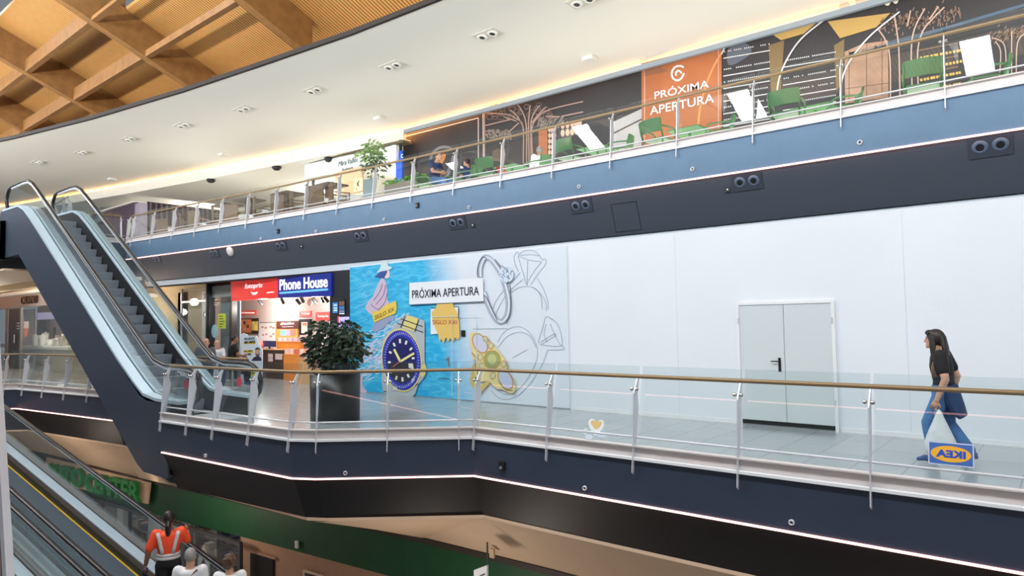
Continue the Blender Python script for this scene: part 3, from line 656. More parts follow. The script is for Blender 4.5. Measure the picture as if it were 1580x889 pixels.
# silver ring with a stone
def rz(x, y): return (700+x/7.41, 380+y/7.41)
ro_ = [rz(*p) for p in [(300, 350), (296, 270), (315, 190), (355, 125), (400, 135), (455, 190), (520, 285), (565, 390), (598, 500), (620, 620), (618, 730), (595, 810), (545, 860), (490, 840), (440, 770), (400, 690), (365, 600), (345, 520)]]
sr = mline('ring_band', [ro_], 8, pm('silver', (166, 176, 192)), [7.5]*18*6 + [7.5], mu, 6)
mline('ring_highlight', [[(x+1.3, y+.4) for x, y in ro_]], 9, pm('silver2', (216, 224, 234)), 2.6, sr)
mline('ring_outline', [[(x-3.4, y) for x, y in ro_[:5]], [rz(470, 150), rz(540, 240)], [rz(645, 450), rz(655, 640), rz(640, 800), rz(600, 885)], [rz(345, 560), rz(380, 600), rz(440, 730), rz(500, 850)]], 10, pm('ink5', (70, 76, 92)), 1.0, sr)
mpoly('ring_stone', ell(*rz(600, 325), 11.5, 13, 0, 14), 11, pm('stone', (206, 220, 234)), sr)
fc = []
random.seed(5)
for k in range(26):
    a = random.uniform(0, 2*pi); q = random.uniform(.2, 1); x, y = rz(600, 325); x += 10*q*cos(a); y += 11.5*q*sin(a)
    fc.append([(x, y), (x+random.uniform(-4, 4), y+random.uniform(-4, 4))])
mline('stone_facets', fc, 12, pm('facet', (92, 106, 134)), .8, sr, 1)
# pencil drawn rings
pc = pm('pencil', (158, 172, 188))
dl = [[rz(*p) for p in q] for q in [
    [(740, 100), (790, 60), (870, 45), (950, 75), (1010, 150)], [(740, 110), (830, 150), (930, 170), (1000, 175)], [(760, 105), (880, 95), (980, 110)], [(735, 110), (760, 200), (800, 330), (820, 420)], [(1005, 180), (930, 270), (860, 380), (835, 440)],
    [(720, 65), (690, 120), (700, 200), (740, 290)], [(720, 65), (740, 80), (745, 110)], [(1010, 160), (1040, 145), (1055, 170), (1040, 220), (960, 320), (880, 440)], [(845, 165), (840, 300), (835, 440)], [(820, 430), (845, 445)],
    [(760, 300), (660, 420), (560, 520), (480, 630), (440, 740)], [(790, 380), (660, 490), (570, 600), (500, 730), (480, 800)], [(640, 540), (740, 475), (850, 460), (940, 490), (1000, 590), (1010, 720)], [(950, 360), (1020, 480), (1070, 610), (1080, 720)], [(900, 470), (990, 540), (1050, 640), (1060, 740)]]]
def rb(x, y): return (660+x/6.35, 500+y/6.35)
dl += [[rb(*p) for p in q] for q in [
    [(680, 180), (760, 70), (880, 25), (980, 70), (1050, 170), (1075, 280), (1050, 400), (960, 560), (860, 660), (770, 690), (680, 650), (610, 590)], [(690, 230), (780, 120), (900, 80), (1000, 120), (1060, 230)], [(1175, 250), (1120, 400), (1020, 560), (900, 690), (780, 740), (690, 720), (620, 650)],
    [(1080, 180), (1130, 20), (1150, -60), (1180, -70), (1220, -40)], [(1085, 190), (1230, 100), (1240, 120), (1100, 205)], [(1110, 205), (1300, 215), (1310, 120), (1270, 0), (1190, -65)], [(1300, 215), (1330, 220), (1320, 250), (1180, 255)], [(1200, 0), (1240, 100), (1300, 210)], [(1160, 0), (1140, 100), (1170, 180)], [(830, 330), (980, 250)], [(480, 10), (480, 60)], [(440, 50), (780, 45)]]]
mline('pencil_drawing', dl, 2, pc, .75)
# gold brooch
br_ = mpoly('brooch_body', smoothpts([rb(*p) for p in [(415, 95), (465, 82), (530, 115), (575, 150), (605, 190), (650, 215), (690, 270), (740, 325), (775, 395), (775, 450), (815, 520), (852, 590), (852, 655), (815, 683), (760, 655), (720, 640), (670, 635), (630, 590), (585, 560), (510, 560), (450, 470), (465, 400), (470, 350), (440, 340), (432, 280), (412, 190)]], 3, True), 13, pm('bro', (226, 210, 150)))
mpoly('brooch_band', [rb(*p) for p in [(440, 400), (470, 380), (465, 560), (510, 600), (610, 540), (625, 560), (500, 695), (420, 590), (412, 540)]], 12, pm('bro2', (206, 182, 104)), br_)
for c, a, b, g, col in (((512, 190), 9, 15, -28, ('gem1', (206, 206, 226))), ((630, 350), 11.5, 12.8, 0, ('gem2', (160, 166, 104))), ((762, 548), 9, 15, -28, ('gem3', (190, 200, 226)))):
    mpoly('gem_setting', ell(*rb(*c), a+1.8, b+1.8, g), 14, pm('bro3', (190, 150, 84)), br_); mpoly('gem', ell(*rb(*c), a, b, g), 15, pm(*col), br_)
mpoly('gem_table', ell(*rb(630, 345), 7, 8, 0, 12), 16, pm('gem4', (196, 198, 136)), br_)
for c in ((515, 325), (530, 410), (618, 215), (742, 392), (637, 508), (560, 150)):
    mpoly('small_gem_setting', ell(*rb(*c), 4.6, 5.4, 0, 20), 14, pm('bro3', (190, 150, 84)), br_); mpoly('small_gem', ell(*rb(*c), 3.4, 4.2, 0, 20), 15, pm('gem5', (206, 206, 168)), br_)
mline('brooch_outline', [[rb(*p) for p in [(460, 380), (480, 470), (520, 540)]], [rb(*p) for p in [(432, 280), (470, 330)]], [rb(*p) for p in [(700, 560), (760, 640), (830, 650)]]], 16, pm('bro4', (150, 112, 60)), 1, br_)
# hidden service door outline in the print, its lever and a small black reader
tag(MB().box((MP(716, 513).x-.07, YM-.03, MP(716, 517).z-.04), (MP(716, 513).x+.05, YM-.001, MP(716, 513).z+.05)).build('card_reader', M['black'], bevel=.004), 'small black square reader on the advert beside the gold paper', 'reader')
a = MP(690, 553)
lv = MB().tube([(a.x+.05, YM-.001, a.z), (a.x+.05, YM-.05, a.z), (a.x-.1, YM-.05, a.z)], .009).box((a.x+.035, YM-.02, a.z-.2), (a.x+.07, YM-.001, a.z+.03)).build('door_lever', M['grey'])
tag(lv, 'grey lever of the flush door in the printed advert', 'handle')
mline('flush_door_joint', [[(697, 489), (697, 612)], [(666, 489), (737, 487)], [(735, 487), (736, 616)]], 18, pm('joint', (190, 214, 228)), .7, mu, 1)
mline('print_caption', [[(677, 583.8), (693, 584.6)]], 3, pm('ink5', (70, 76, 92)), 1.0, mu, 1)
# ---------------------------------------------------------------- phone shop under the gallery
YS = 12.15
def SF(x, y, d=0): return aty(x, y, YS+d)
def boxpx(mb, px, Y, th):
    """box on the plane y=Y covering pixel rectangle corners (tl, br), depth th"""
    a, b = aty(px[0], px[1], Y), aty(px[2], px[3], Y); zt = aty((px[0]+px[2])/2, px[1], Y).z; zb_ = aty((px[0]+px[2])/2, px[3], Y).z
    return mb.box((min(a.x, b.x), Y-th, zb_), (max(a.x, b.x), Y, zt))
def panel(name, px, Y, m, label, cat, th=.03, group=None):
    o = boxpx(MB(), px, Y, th).build(name, m); return tag(o, label, cat, group)
def quadpx(px, Y, th): return MB().ext([aty(x, y, Y) for x, y in px], (0, th, 0))
def ptext(name, body, p0, p1, hpx, Y, m, parent=None, bold=0, shear=0):
    a, b = aty(*p0, Y), aty(*p1, Y); hz = aty(p0[0], p0[1]-hpx, Y).z-a.z
    return text(name, body, a, (b-a).length, hz, m, parent, X=(b-a).normalized(), bold=bold, depth=.01, shear=shear)
xl, xr = aty(357, 500, YS).x, -15.6
xg = aty(281, 500, YS).x; xp = aty(324.5, 500, YS).x
sw = empty('shop_sign', (aty(430, 445, YS).x, YS, 2.7), 'long red and blue lit shop sign over the phone shop entrance', 'sign')
M['sred'] = mat('sign_red', (232, 48, 46), .35, emit=.35); M['sblue'] = mat('sign_blue', (22, 42, 136), .35, emit=.3); M['swhite'] = mat('sign_white', (245, 246, 250), .4, emit=.6)
quadpx([(356, 433.5), (428.6, 427.6), (428.6, 459.5), (357, 464.5)], YS-.12, .2).build('red_panel', M['sred'], sw)
quadpx([(428.9, 427.6), (511, 421.2), (511, 456.8), (428.9, 459.5)], YS-.12, .2).build('blue_panel', M['sblue'], sw)
ptext('lettering', 'fotoprix', (378, 448), (405.5, 446), 10, YS-.125, M['swhite'], sw, 0, .15)
a = [aty(388+9*t, 451+sin(t*pi)*2.6, YS-.13) for t in (0, .2, .4, .6, .8, 1)]
MB().tube(a, [.02, .035, .045, .045, .035, .02], 6).build('smile_mark', M['swhite'], sw)
ptext('small_lettering', 'estudios', (412, 452.6), (423, 451.6), 2.4, YS-.125, M['swhite'], sw)
ptext('lettering', 'Phone House', (431.5, 448.5), (505.8, 443.3), 17, YS-.125, M['swhite'], sw, .022)
MB().bar(aty(431.5, 452.4, YS-.13), aty(505.8, 446.6, YS-.13), .02, .06).build('underline', mat('sign_sky_blue', (110, 190, 250), .4, emit=.5), sw)
# frame, pillar, interior shell
struct('wall_shop_side', MB().box((xr-.05, YS, 0), (xr+.02, 13.7, 3.4)).box((xl-.06, YS-.05, 0), (xl+.12, YS+.15, 2.75)), M['black'])
struct('wall_shop_back', MB().box((-26.1, 13.62, 0), (xr, 13.72, 3.6)), mat('shop_wall_warm_white', (238, 224, 216), .7))
struct('wall_shop_left', MB().box((-26.1, YS+.42, 0), (-26.0, 13.6, 3.6)), bpy.data.materials['shop_wall_warm_white'])
struct('trim_12a'.replace('12a', '20'), MB().box((xp, YS-.05, aty(428, 428.5, YS).z+.02), (xr, YS+.2, 3.4)), M['black'])
rc_ = aty(511.5, 440, YS).x
struct('wall_shop_pier', MB().box((rc_, YS-.06, 0), (xr, YS+.25, 3.4)), mat('pier_charcoal', (38, 42, 48), .35))
tag(MB().box((xp-.09, YS-.1, 0), (xp+.07, YS+.15, 3.42)).box((xp-.04, YS-.16, 0), (xp+.02, YS-.1, 3.4)).build('steel_pillar', mat('pillar_dark', (44, 48, 54), .4)), 'slim dark pillar between the glass shop and the phone shop', 'pillar')
sg = tag(MB().box((xp+.08, YS-.02, 0), (xl-.07, YS, 3.15)).build('shop_window', M['shopglass']), 'tall glass pane left of the phone shop with a yellow-green poster', 'window')
struct('wall_shop_lining', MB().box((xp+.08, YS+.35, 0), (xl-.07, YS+.4, 2.9)).box((xp+.08, YS+.02, 2.9), (xl-.07, YS+.4, 3.3)), mat('lining_grey', (150, 166, 172), .6))
po = panel('poster', (336.5, 484, 348.5, 507), YS-.03, mat('poster_lime', (206, 222, 60), .5), 'yellow-green poster on the glass pane left of the phone shop', 'poster', .01)
for yy, w in ((488, 5), (492, 6), (496, 8), (500, 6), (504, 4)): boxpx(MB(), (338.5, yy-.6, 338.5+w, yy+.8), YS-.041, .004).build('print_line', M['black'], po)
tag(MB().lathe([(0, 0), (.24, 0), (.24, .012), (0, .012)], aty(331, 511, YS-.035), 20, (0, 1, 0)).build('round_sticker', mat('sticker_pale_blue', (170, 222, 232), .5)), 'round pale blue sticker on the glass beside the dark pillar', 'sticker')
# right pier notices
b = panel('notice', (513.8, 467, 521.5, 483), YS-.07, mat('notice_blue', (60, 140, 220), .5, emit=.2), 'small blue notice on the charcoal pier right of the phone shop', 'notice', .015)
for yy in (471, 475.5, 479): boxpx(MB(), (515.3, yy-.7, 520, yy+.7), YS-.086, .003).build('print_line', M['swhite'], b)
b = panel('poster', (522.5, 462.5, 532.5, 486), YS-.07, mat('poster_dark', (30, 32, 40), .4), 'dark framed poster of small photos on the charcoal pier', 'poster', .02)
for q, c in (((523.5, 465, 531.5, 471.5), (120, 90, 70)), ((523.5, 472.5, 531.5, 477.5), (70, 120, 180)), ((523.5, 478.5, 531.5, 482), (120, 140, 170)), ((523.5, 483, 531.5, 485), (230, 230, 235))): boxpx(MB(), q, YS-.091, .003).build('photo', mat('photo_%d' % c[0], c, .5, emit=.2), b)
b = panel('screen', (524, 489, 539.6, 575), YS-.07, mat('screen_lilac', (176, 170, 232), .4, emit=.75), 'lilac advertising screen on the pier behind the planter tree', 'screen', .03)
ptext('screen_text', 'PREC', (525.5, 502), (538, 501), 6.2, YS-.101, mat('screen_ink', (86, 70, 150), .5), b)
ptext('screen_text', 'T', (533, 512), (537.5, 511.6), 7, YS-.101, mat('screen_ink2', (50, 50, 90), .5), b)
boxpx(MB(), (531, 552, 538.5, 563), YS-.101, .003).build('screen_badge', mat('screen_purple', (170, 40, 220), .4, emit=.6), b)
b = panel('banner', (521.5, 488, 524, 500), YS-.07, M['sred'], 'narrow red strip at the left edge of the lilac screen', 'banner', .02)
# wall posters and furniture inside
YB = 13.62
def wallsign(px, rgb, label, txt=None, emit_=.25):
    o = panel('wall_sign', px, YB, mat('sign_%d_%d' % (rgb[0], rgb[2]), rgb, .5, emit=emit_), label, 'sign', .04)
    if txt: ptext('lettering', txt, (px[0]+2, px[3]-(px[3]-px[1])*.34), (px[2]-3, px[3]-(px[3]-px[1])*.34), (px[3]-px[1])*.32, YB-.045, M['swhite'], o)
    return o
wallsign((365, 479.5, 396, 486), (226, 86, 70), 'long red sign on the left of the phone shop back wall', 'REVELADO EN UNA HORA')
wallsign((463.5, 480, 481, 489), (232, 84, 70), 'small red sign above the dark niche of the phone shop', 'recarga')
wallsign((488.5, 481.5, 510, 495), (232, 70, 66), 'red sign at the right end of the phone shop back wall', 'fotoprix')
ph = panel('photo_panel', (364.5, 491.5, 399.5, 515), YB, mat('panel_dark_brown', (66, 46, 44), .5), 'dark panel with a family photo on the phone shop wall', 'picture', .05)
pf = boxpx(MB(), (366, 493, 388, 513.5), YB-.05, .01).build('photo', mat('photo_orange', (212, 130, 84), .5, noise=.5, nscale=3, emit=.15), ph)
for cx_, cy_, r_, c in ((377, 498, 3.4, (86, 54, 44)), (377, 499.5, 2.2, (214, 160, 130)), (382.5, 504, 3, (70, 44, 40)), (372, 507, 3.4, (150, 110, 150)), (378, 508, 3.6, (230, 190, 170))):
    MB().lathe([(0, 0), (r_*.022, 0), (r_*.022, .004), (0, .004)], aty(cx_, cy_, YB-.064-r_*.001), 14, (0, 1, 0)).build('photo_figure', mat('figure_%d' % c[0], c, .6), pf)
boxpx(MB(), (389, 496, 398, 510), YB-.05, .01).build('photo', mat('photo_yellow', (236, 212, 110), .5, noise=.4, nscale=4, emit=.2), ph)
wp = panel('price_board', (401, 497, 426, 528), YB, mat('board_cream', (240, 230, 224), .5, emit=.2), 'white gift board with small drawings on the phone shop wall', 'poster', .04)
boxpx(MB(), (401, 497, 426, 498.4), YB-.04, .01).build('board_rail', M['grey'], wp)
for cx_, cy_ in ((405, 505), (410, 506), (418, 504.5), (422, 506), (406, 517), (411, 516), (418, 519), (422, 515.5)):
    boxpx(MB(), (cx_-1.6, cy_-1.2, cx_+1.6, cy_+1.2), YB-.041, .004).build('drawing', mat('drawing_red', (206, 140, 136), .5), wp)
bp_ = panel('display_board', (427, 495.5, 461, 535), YB, mat('board_orange', (240, 168, 84), .5, emit=.2), 'orange photo display board with brown header in the phone shop', 'display', .05)
boxpx(MB(), (427, 495.5, 461, 507.5), YB-.05, .01).build('header', mat('header_brown', (104, 60, 52), .5), bp_)
ptext('lettering', '#FotoLibro', (433, 502), (454, 501), 4, YB-.062, M['swhite'], bp_, .02)
ptext('lettering', 'impresiones', (435.5, 505.5), (453, 505), 1.8, YB-.062, M['swhite'], bp_)
for q, c in (((433, 509, 441, 518), (130, 220, 206)), ((441, 509, 448, 518), (200, 170, 206)), ((448, 509, 455.5, 518), (236, 130, 120))): boxpx(MB(), q, YB-.05, .01).build('colour_swatch', mat('swatch_%d' % c[0], c, .5, emit=.2), bp_)
ni = panel('niche_cabinet', (464.5, 492.5, 481.5, 535), YB, M['black'], 'black niche cabinet on the right of the phone shop wall', 'cabinet', .08)
boxpx(MB(), (465.2, 497, 474.5, 514), YB-.08, .01).build('notice_sheet', mat('notice_cream', (244, 226, 214), .5, emit=.3), ni)
ptext('lettering', '99', (467, 503.5), (473, 503), 5, YB-.092, mat('orange_ink', (230, 130, 70), .5), ni)
for q in ((465, 517, 473, 524), (474, 516, 482, 523), (467, 527, 474, 533), (475, 527, 481, 532)): boxpx(MB(), q, YB-.08, .06).build('product_box', mat('box_pink_%d' % q[0], (232, 206, 200), .5), ni)
# counters: build at real depth in front of the back wall
def counter(px, Y, dep, m, name, label, top=None):
    a, b = aty(px[0], px[1], Y), aty(px[2], px[1], Y); r = empty(name, ((a.x+b.x)/2, Y+dep/2, 0), label, 'counter')
    MB().box((a.x, Y, 0), (b.x, Y+dep, a.z-.03)).build('body', m, r); MB().box((a.x-.02, Y-.02, a.z-.03), (b.x+.02, Y+dep, a.z)).build('worktop', top or m, r); return r, a, b
M['shoporange'] = mat('shop_orange', (236, 150, 62), .45); M['shopbrown'] = mat('shop_brown', (74, 56, 48), .5); M['shopwood'] = mat('shop_light_wood', (214, 168, 118), .5)
r, a, b = counter((404, 538.5, 437, 0), 13.0, .27, M['shopbrown'], 'counter', 'dark brown counter with product boxes in the middle of the phone shop', M['shopwood'])
for q in ((414.5, 546, 421, 552), (414.5, 552.6, 421, 558), (425.5, 546, 436, 555)): boxpx(MB(), q, 13.0, .02).build('open_shelf_box', mat('goods_%d' % q[0], (214, 196, 190), .5), r)
r2, a2, b2 = counter((437.5, 546.5, 474, 0), 12.85, .45, M['shoporange'], 'counter', 'orange counter covered in small gift boxes in the phone shop')
for i, q in enumerate(((439, 541, 446), (447, 540.5, 453), (454, 541, 461), (462, 540, 468), (468.5, 539.5, 473))):
    p = aty(q[0], q[1], 12.95); p2 = aty(q[2], q[1], 12.95)
    tag(MB().box((p.x, 12.95, a2.z), (p2.x, 13.1, a2.z+.17)).build('gift_box', mat('giftbox_%d' % i, ((238, 206, 190), (236, 214, 204), (206, 120, 96), (240, 226, 216), (226, 170, 140))[i], .5)), ('pale pink', 'cream', 'terracotta', 'ivory', 'peach')[i]+' gift box in the row on the orange shop counter', 'box', 'gift boxes on the orange counter')
r3, a3, b3 = counter((427, 527, 462, 0), 13.34, .18, M['shoporange'], 'shelf_unit', 'low orange shelf under the display board in the phone shop')
for i in range(4):
    p = aty(429+8*i, 524, 13.35)
    tag(MB().box((p.x, 13.35, a3.z), (p.x+.22, 13.48, a3.z+.14)).build('frame_box', mat('framebox_%d' % i, (238-6*i, 222-8*i, 214), .5)), ('first', 'second', 'third', 'fourth')[i]+' white picture-frame box from the left on the orange shelf below the display board', 'box', 'frame boxes on the orange shelf')
r4, a4, b4 = counter((461, 553, 483, 0), 12.4, .4, M['shopwood'], 'display_table', 'light wooden display table near the phone shop entrance')
for i in range(3):
    p = aty(463+7*i, 550, 12.5); t = tag(MB().box((p.x, 12.5, a4.z), (p.x+.18, 12.66, a4.z+.1)).build('goods_box', mat('goodsb_%d' % i, ((196, 90, 70), (232, 222, 214), (120, 84, 70))[i], .5)), ('red', 'white', 'brown')[i]+' goods box on the light wooden display table', 'box', 'goods on the display table')
tvp = empty('monitor', (aty(414, 535, 13.15).x, 13.15, a.z), 'navy computer monitor standing on the brown shop counter', 'monitor')
a_ = aty(405.5, 526, 13.15); b_ = aty(424.5, 535.5, 13.15)
MB().box((a_.x, 13.15, b_.z), (b_.x, 13.19, a_.z)).build('screen', mat('monitor_navy', (38, 50, 96), .3), tvp); MB().box(((a_.x+b_.x)/2-.04, 13.16, a.z), ((a_.x+b_.x)/2+.04, 13.19, b_.z)).build('stand', M['black'], tvp)
MB().box(((a_.x+b_.x)/2-.14, 13.1, a.z), ((a_.x+b_.x)/2+.14, 13.27, a.z+.015)).build('foot', M['black'], tvp)
tag(MB().sph(aty(402, 533, 13.1)-Vector((0, 0, 0)), (.13, .13, .16), 14, 10).lathe([(.05, 0), (.05, .02), (0, .02)], Vector((aty(402, 533, 13.1).x, 13.1, a.z)), 10).build('globe_lamp', mat('globe_salmon', (236, 130, 112), .5), smooth=True), 'round salmon globe standing left of the shop monitor', 'globe')
for i, (x, y) in enumerate(((402, 466.5), (436, 464.8), (460.5, 466), (466.5, 462.5), (485.5, 464.5), (497, 462.5), (503.5, 462.8))):
    p = aty(x, y, 12.8); s = empty('track_spotlight', p, '%s black track spotlight from the left under the phone shop sign' % ('first', 'second', 'third', 'fourth', 'fifth', 'sixth', 'seventh')[i], 'spotlight', 'track spotlights in the phone shop')
    d = Vector((.05*(-1)**i, .10, -.13)).normalized()
    MB().lathe([(0, -.12), (.05, -.12), (.055, .1), (.04, .1), (0, .06)], p, 12, d).build('spot_head', M['black'], s)
    MB().tube([p, (p.x, p.y, p.z+.12)], .012).build('stem', M['black'], s)
struct('trim_21', MB().box((-25.9, 12.77, aty(436, 464, 12.8).z+.10), (xr-.1, 12.83, aty(436, 464, 12.8).z+.14)), M['black'])
struct('ceiling_8', MB().box((-26.0, YS+.42, aty(436, 464, 12.8).z+.24), (xr, 13.62, aty(436, 464, 12.8).z+.28)), mat('shop_ceiling', (226, 206, 198), .7))
tag(MB().lathe([(0, 0), (.12, 0), (.12, .05), (0, .05)], aty(477.5, 466.8, 12.83), 18, (0, 1, 0)).build('wall_speaker', mat('speaker_tan', (176, 140, 122), .6)), 'round tan speaker hanging among the black shop spotlights', 'speaker')
# advertising standee
yq = 11.6
st = empty('standee', (aty(390, 560, yq).x, yq, 0), 'white cut-out standee with yellow words and a bearded man, before the phone shop', 'standee')
bs = aty(390, 589, yq)
pts = [(371.5, 516), (375, 514), (380, 516), (382, 519), (395, 518.5), (397, 521), (399, 530), (403.5, 538), (404.5, 544), (403.5, 590), (371.5, 590)]
MB().ext([aty(x, y, yq) for x, y in pts], (0, .03, 0)).build('cut_out', mat('standee_white', (222, 234, 246), .5), st)
ptext('lettering', 'MICUENTA', (377, 525), (393, 523.8), 3.6, yq-.012, mat('ink_grey', (96, 110, 124), .5), st)
mat('ink_bold', (44, 44, 40), .5); ptext('lettering', 'SIN', (377, 530.5), (383, 530), 3.4, yq-.012, bpy.data.materials['ink_bold'], st, .02); ptext('lettering', 'MÁS', (385, 529.9), (394, 529.2), 4.6, yq-.012, bpy.data.materials['ink_bold'], st, .02)
boxpx(MB(), (376.5, 527.5, 394, 531), yq-.002, .004).build('highlight', mat('highlight_yellow', (244, 222, 60), .5), st)
boxpx(MB(), (376, 540.5, 391, 544.5), yq-.002, .004).build('highlight', mat('highlight_yellow2', (244, 222, 60), .5), st)
mat('ink_olive', (110, 100, 40), .5); ptext('lettering', 'SIN', (377, 543.3), (381, 543), 2.2, yq-.012, bpy.data.materials['ink_olive'], st); ptext('lettering', 'NADA', (382.5, 542.9), (389.5, 542.4), 2.2, yq-.012, bpy.data.materials['ink_olive'], st)
ptext('lettering', 'EN', (377, 549), (381, 548.6), 3.2, yq-.012, bpy.data.materials['ink_bold'], st, .02); ptext('lettering', 'NO.', (382.5, 548.5), (388, 548), 3.2, yq-.012, bpy.data.materials['ink_bold'], st, .02)
mk = MB(); [ribbon2(mk, lambda x, y: aty(x, y, yq-.006), q, 1.2) for q in ([(377, 552), (381, 556)], [(380, 552), (384, 556.5)], [(384, 556), (381, 556.5)])]; mk.build('arrow_mark', M['black'], st)
MB().ext([aty(x, y, yq-.008) for x, y in [(388, 557), (391, 552), (395, 550), (400, 550), (403, 553), (403.5, 557)]], (0, .006, 0)).build('printed_jacket', mat('jacket_navy', (36, 46, 66), .6), st)
MB().ext([aty(x, y, yq-.012) for x, y in ell(397, 543, 3.4, 6, 0, 18)], (0, .006, 0)).build('printed_face', mat('face_print', (206, 166, 146), .6), st)
MB().ext([aty(x, y, yq-.016) for x, y in [(393.4, 544), (394.5, 549), (397, 550.5), (399.5, 549), (400.6, 544), (399, 546.5), (395, 546.5)]], (0, .006, 0)).build('printed_beard', mat('beard_print', (96, 84, 80), .6), st)
MB().ext([aty(x, y, yq-.016) for x, y in [(393.4, 541), (394.5, 537), (397.5, 536), (400.6, 538), (400.8, 541), (398, 539)]], (0, .006, 0)).build('printed_hair', mat('hair_print', (70, 62, 60), .6), st)
boxpx(MB(), (384.5, 571, 403.5, 580), yq-.002, .006).build('yellow_foot_panel', mat('foot_yellow', (246, 232, 50), .5), st)
boxpx(MB(), (371.5, 563, 384, 578), yq-.002, .006).build('black_foot_panel', M['black'], st)
ptext('lettering', 'MÓVIL', (387, 577.5), (401, 577.2), 4.2, yq-.012, mat('ink_olive2', (96, 90, 30), .5), st)
# ---------------------------------------------------------------- glazed shop (left of the dark pillar)
zt = 3.30
gs = empty('shop_window', ((xg+xp)/2, YS, 0), 'large reflecting shop window with pale interior, between escalator and dark pillar', 'window')
MB().box((xg, YS-.02, 0), (xp-.1, YS, zt)).build('pane', M['shopglass'], gs)
za, zc = aty(300, 466.5, YS).z, aty(300, 464, YS).z
MB().box((xg, YS-.05, za), (xp-.1, YS-.02, zc)).build('transom', M['steel'], gs)
MB().box((xg-.03, YS-.05, 0), (xg+.03, YS, zt)).build('mullion', M['steel'], gs)
YG = 14.6
struct('wall_glass_shop', MB().box((xg-6, YG, 0), (-26.12, YG+.1, 3.6)).box((-26.2, YS+.42, 0), (-26.12, YG, 3.6)), mat('pale_wall', (222, 204, 178), .7))
for k, (y0, y1) in enumerate(((448, 451), (459, 462), (477, 479.5), (482, 484.5))):
    panel('wall_shelf', (283, y0, 309, y1), YG-.02, M['steel' if k % 2 else 'white'], ('topmost', 'second', 'third', 'lowest')[k]+' thin shelf on the pale wall behind the big shop window', 'shelf', .25, 'shelves behind the big shop window')
cab = empty('display_cabinet', (aty(296, 500, 14).x, 14.0, 0), 'tall pale display cabinet with a lilac screen behind the big shop window', 'cabinet')
a, b = aty(282, 489, 14.0), aty(309, 489, 14.0)
for x in (a.x, b.x-.05): MB().box((x, 14.0, 0), (x+.05, 14.4, a.z)).build('upright', M['white'], cab)
for z in (.5, 1.0, 1.5, a.z-.05): MB().box((a.x, 14.0, z), (b.x, 14.4, z+.03)).build('shelf', M['white'], cab)
MB().box((a.x, 14.38, 0), (b.x, 14.4, a.z)).build('back_panel', mat('cabinet_back', (206, 196, 178), .6), cab)
boxpx(MB(), (289, 505, 302, 519), 13.99, .02).build('lilac_screen', mat('lilac', (170, 160, 226), .4, emit=.5), cab)
for i, (x, y) in enumerate(((304, 508), (306, 513), (305, 520), (286, 508), (287, 513))):
    p = aty(x, y, 13.98); MB().sph(p, .06, 8, 6).build('gift', mat('gift_gold_%d' % i, (226, 196, 130), .4), cab)
for i, (x, y) in enumerate(((278.7, 489), (291.5, 489), (276.5, 486))):
    pass
ex = panel('exit_sign', (314.5, 481.5, 321.5, 489.5), YS-.03, mat('sign_dark_red', (84, 30, 32), .5), 'small dark red sign with white figures on the big shop window', 'sign', .015)
boxpx(MB(), (315.4, 483, 317.4, 488.4), YS-.046, .004).build('white_mark', M['swhite'], ex); boxpx(MB(), (318.5, 483, 319.6, 488.4), YS-.046, .004).build('red_mark', M['sred'], ex)
bk_ = panel('door_strip', (313, 450, 321.5, 545), YS+.02, mat('white_strip', (240, 236, 230), .5), 'tall white strip with a vertical black mark beside the dark pillar', 'panel', .03)
ptext('lettering', '&', (314.2, 464.5), (319.8, 464), 12, YS-.015, mat('ink_maroon', (120, 96, 110), .5), bk_)
# brown wing wall with the optician's name, behind the escalator
YC = 12.6
xa, xb = aty(170, 480, YC).x, xg-.02
struct('wall_wing', MB().box((xa-4, YC, 0), (xb-1.2, YC+.1, aty(230, 456.5, YC).z)).box((xb-.9, YC-.2, 0), (xb-.05, YC+.1, aty(230, 456.5, YC).z)), mat('brown_wood_wall', (132, 98, 74), .6, noise=.1, nscale=3))
struct('trim_22', MB().box((xa-6, YC-.05, aty(230, 456.5, YC).z), (xb, YC+.3, aty(230, 449, YC).z)), mat('cream_band', (230, 200, 158), .6))
nm = text('shop_name', 'CALVINO', aty(237, 471, YC-.1), (aty(264.5, 471, YC-.1)-aty(237, 471, YC-.1)).length, .30, mat('bronze_letters', (92, 66, 50), .4, .4), None, depth=.05)
tag(nm, 'dark bronze letters on the brown wall behind the escalator', 'sign')
tag(MB().lathe([(0, 0), (.5, 0), (.53, .05), (.4, .12), (.02, .13), (.02, .525), (0, .525)], atz(222, 458, 3.1), 24).build('disc_lamp', mat('disc_white', (240, 234, 222), .5, emit=.8)), 'white disc ceiling lamp before the brown wall behind the escalator', 'lamp')
dd = empty('shop_door', (aty(255, 520, YC).x, YC, 0), 'dark brown door in the brown wall behind the escalator', 'door')
boxpx(MB(), (243, 478, 262, 560), YC-.0, .06).build('door_leaf', mat('door_brown', (84, 64, 50), .5), dd)
MB().tube([aty(259.5, 516, YC-.1)+Vector((0, 0, -.12)), aty(259.5, 516, YC-.1)+Vector((0, 0, .12))], .03).build('pull_handle', M['steel'], dd)
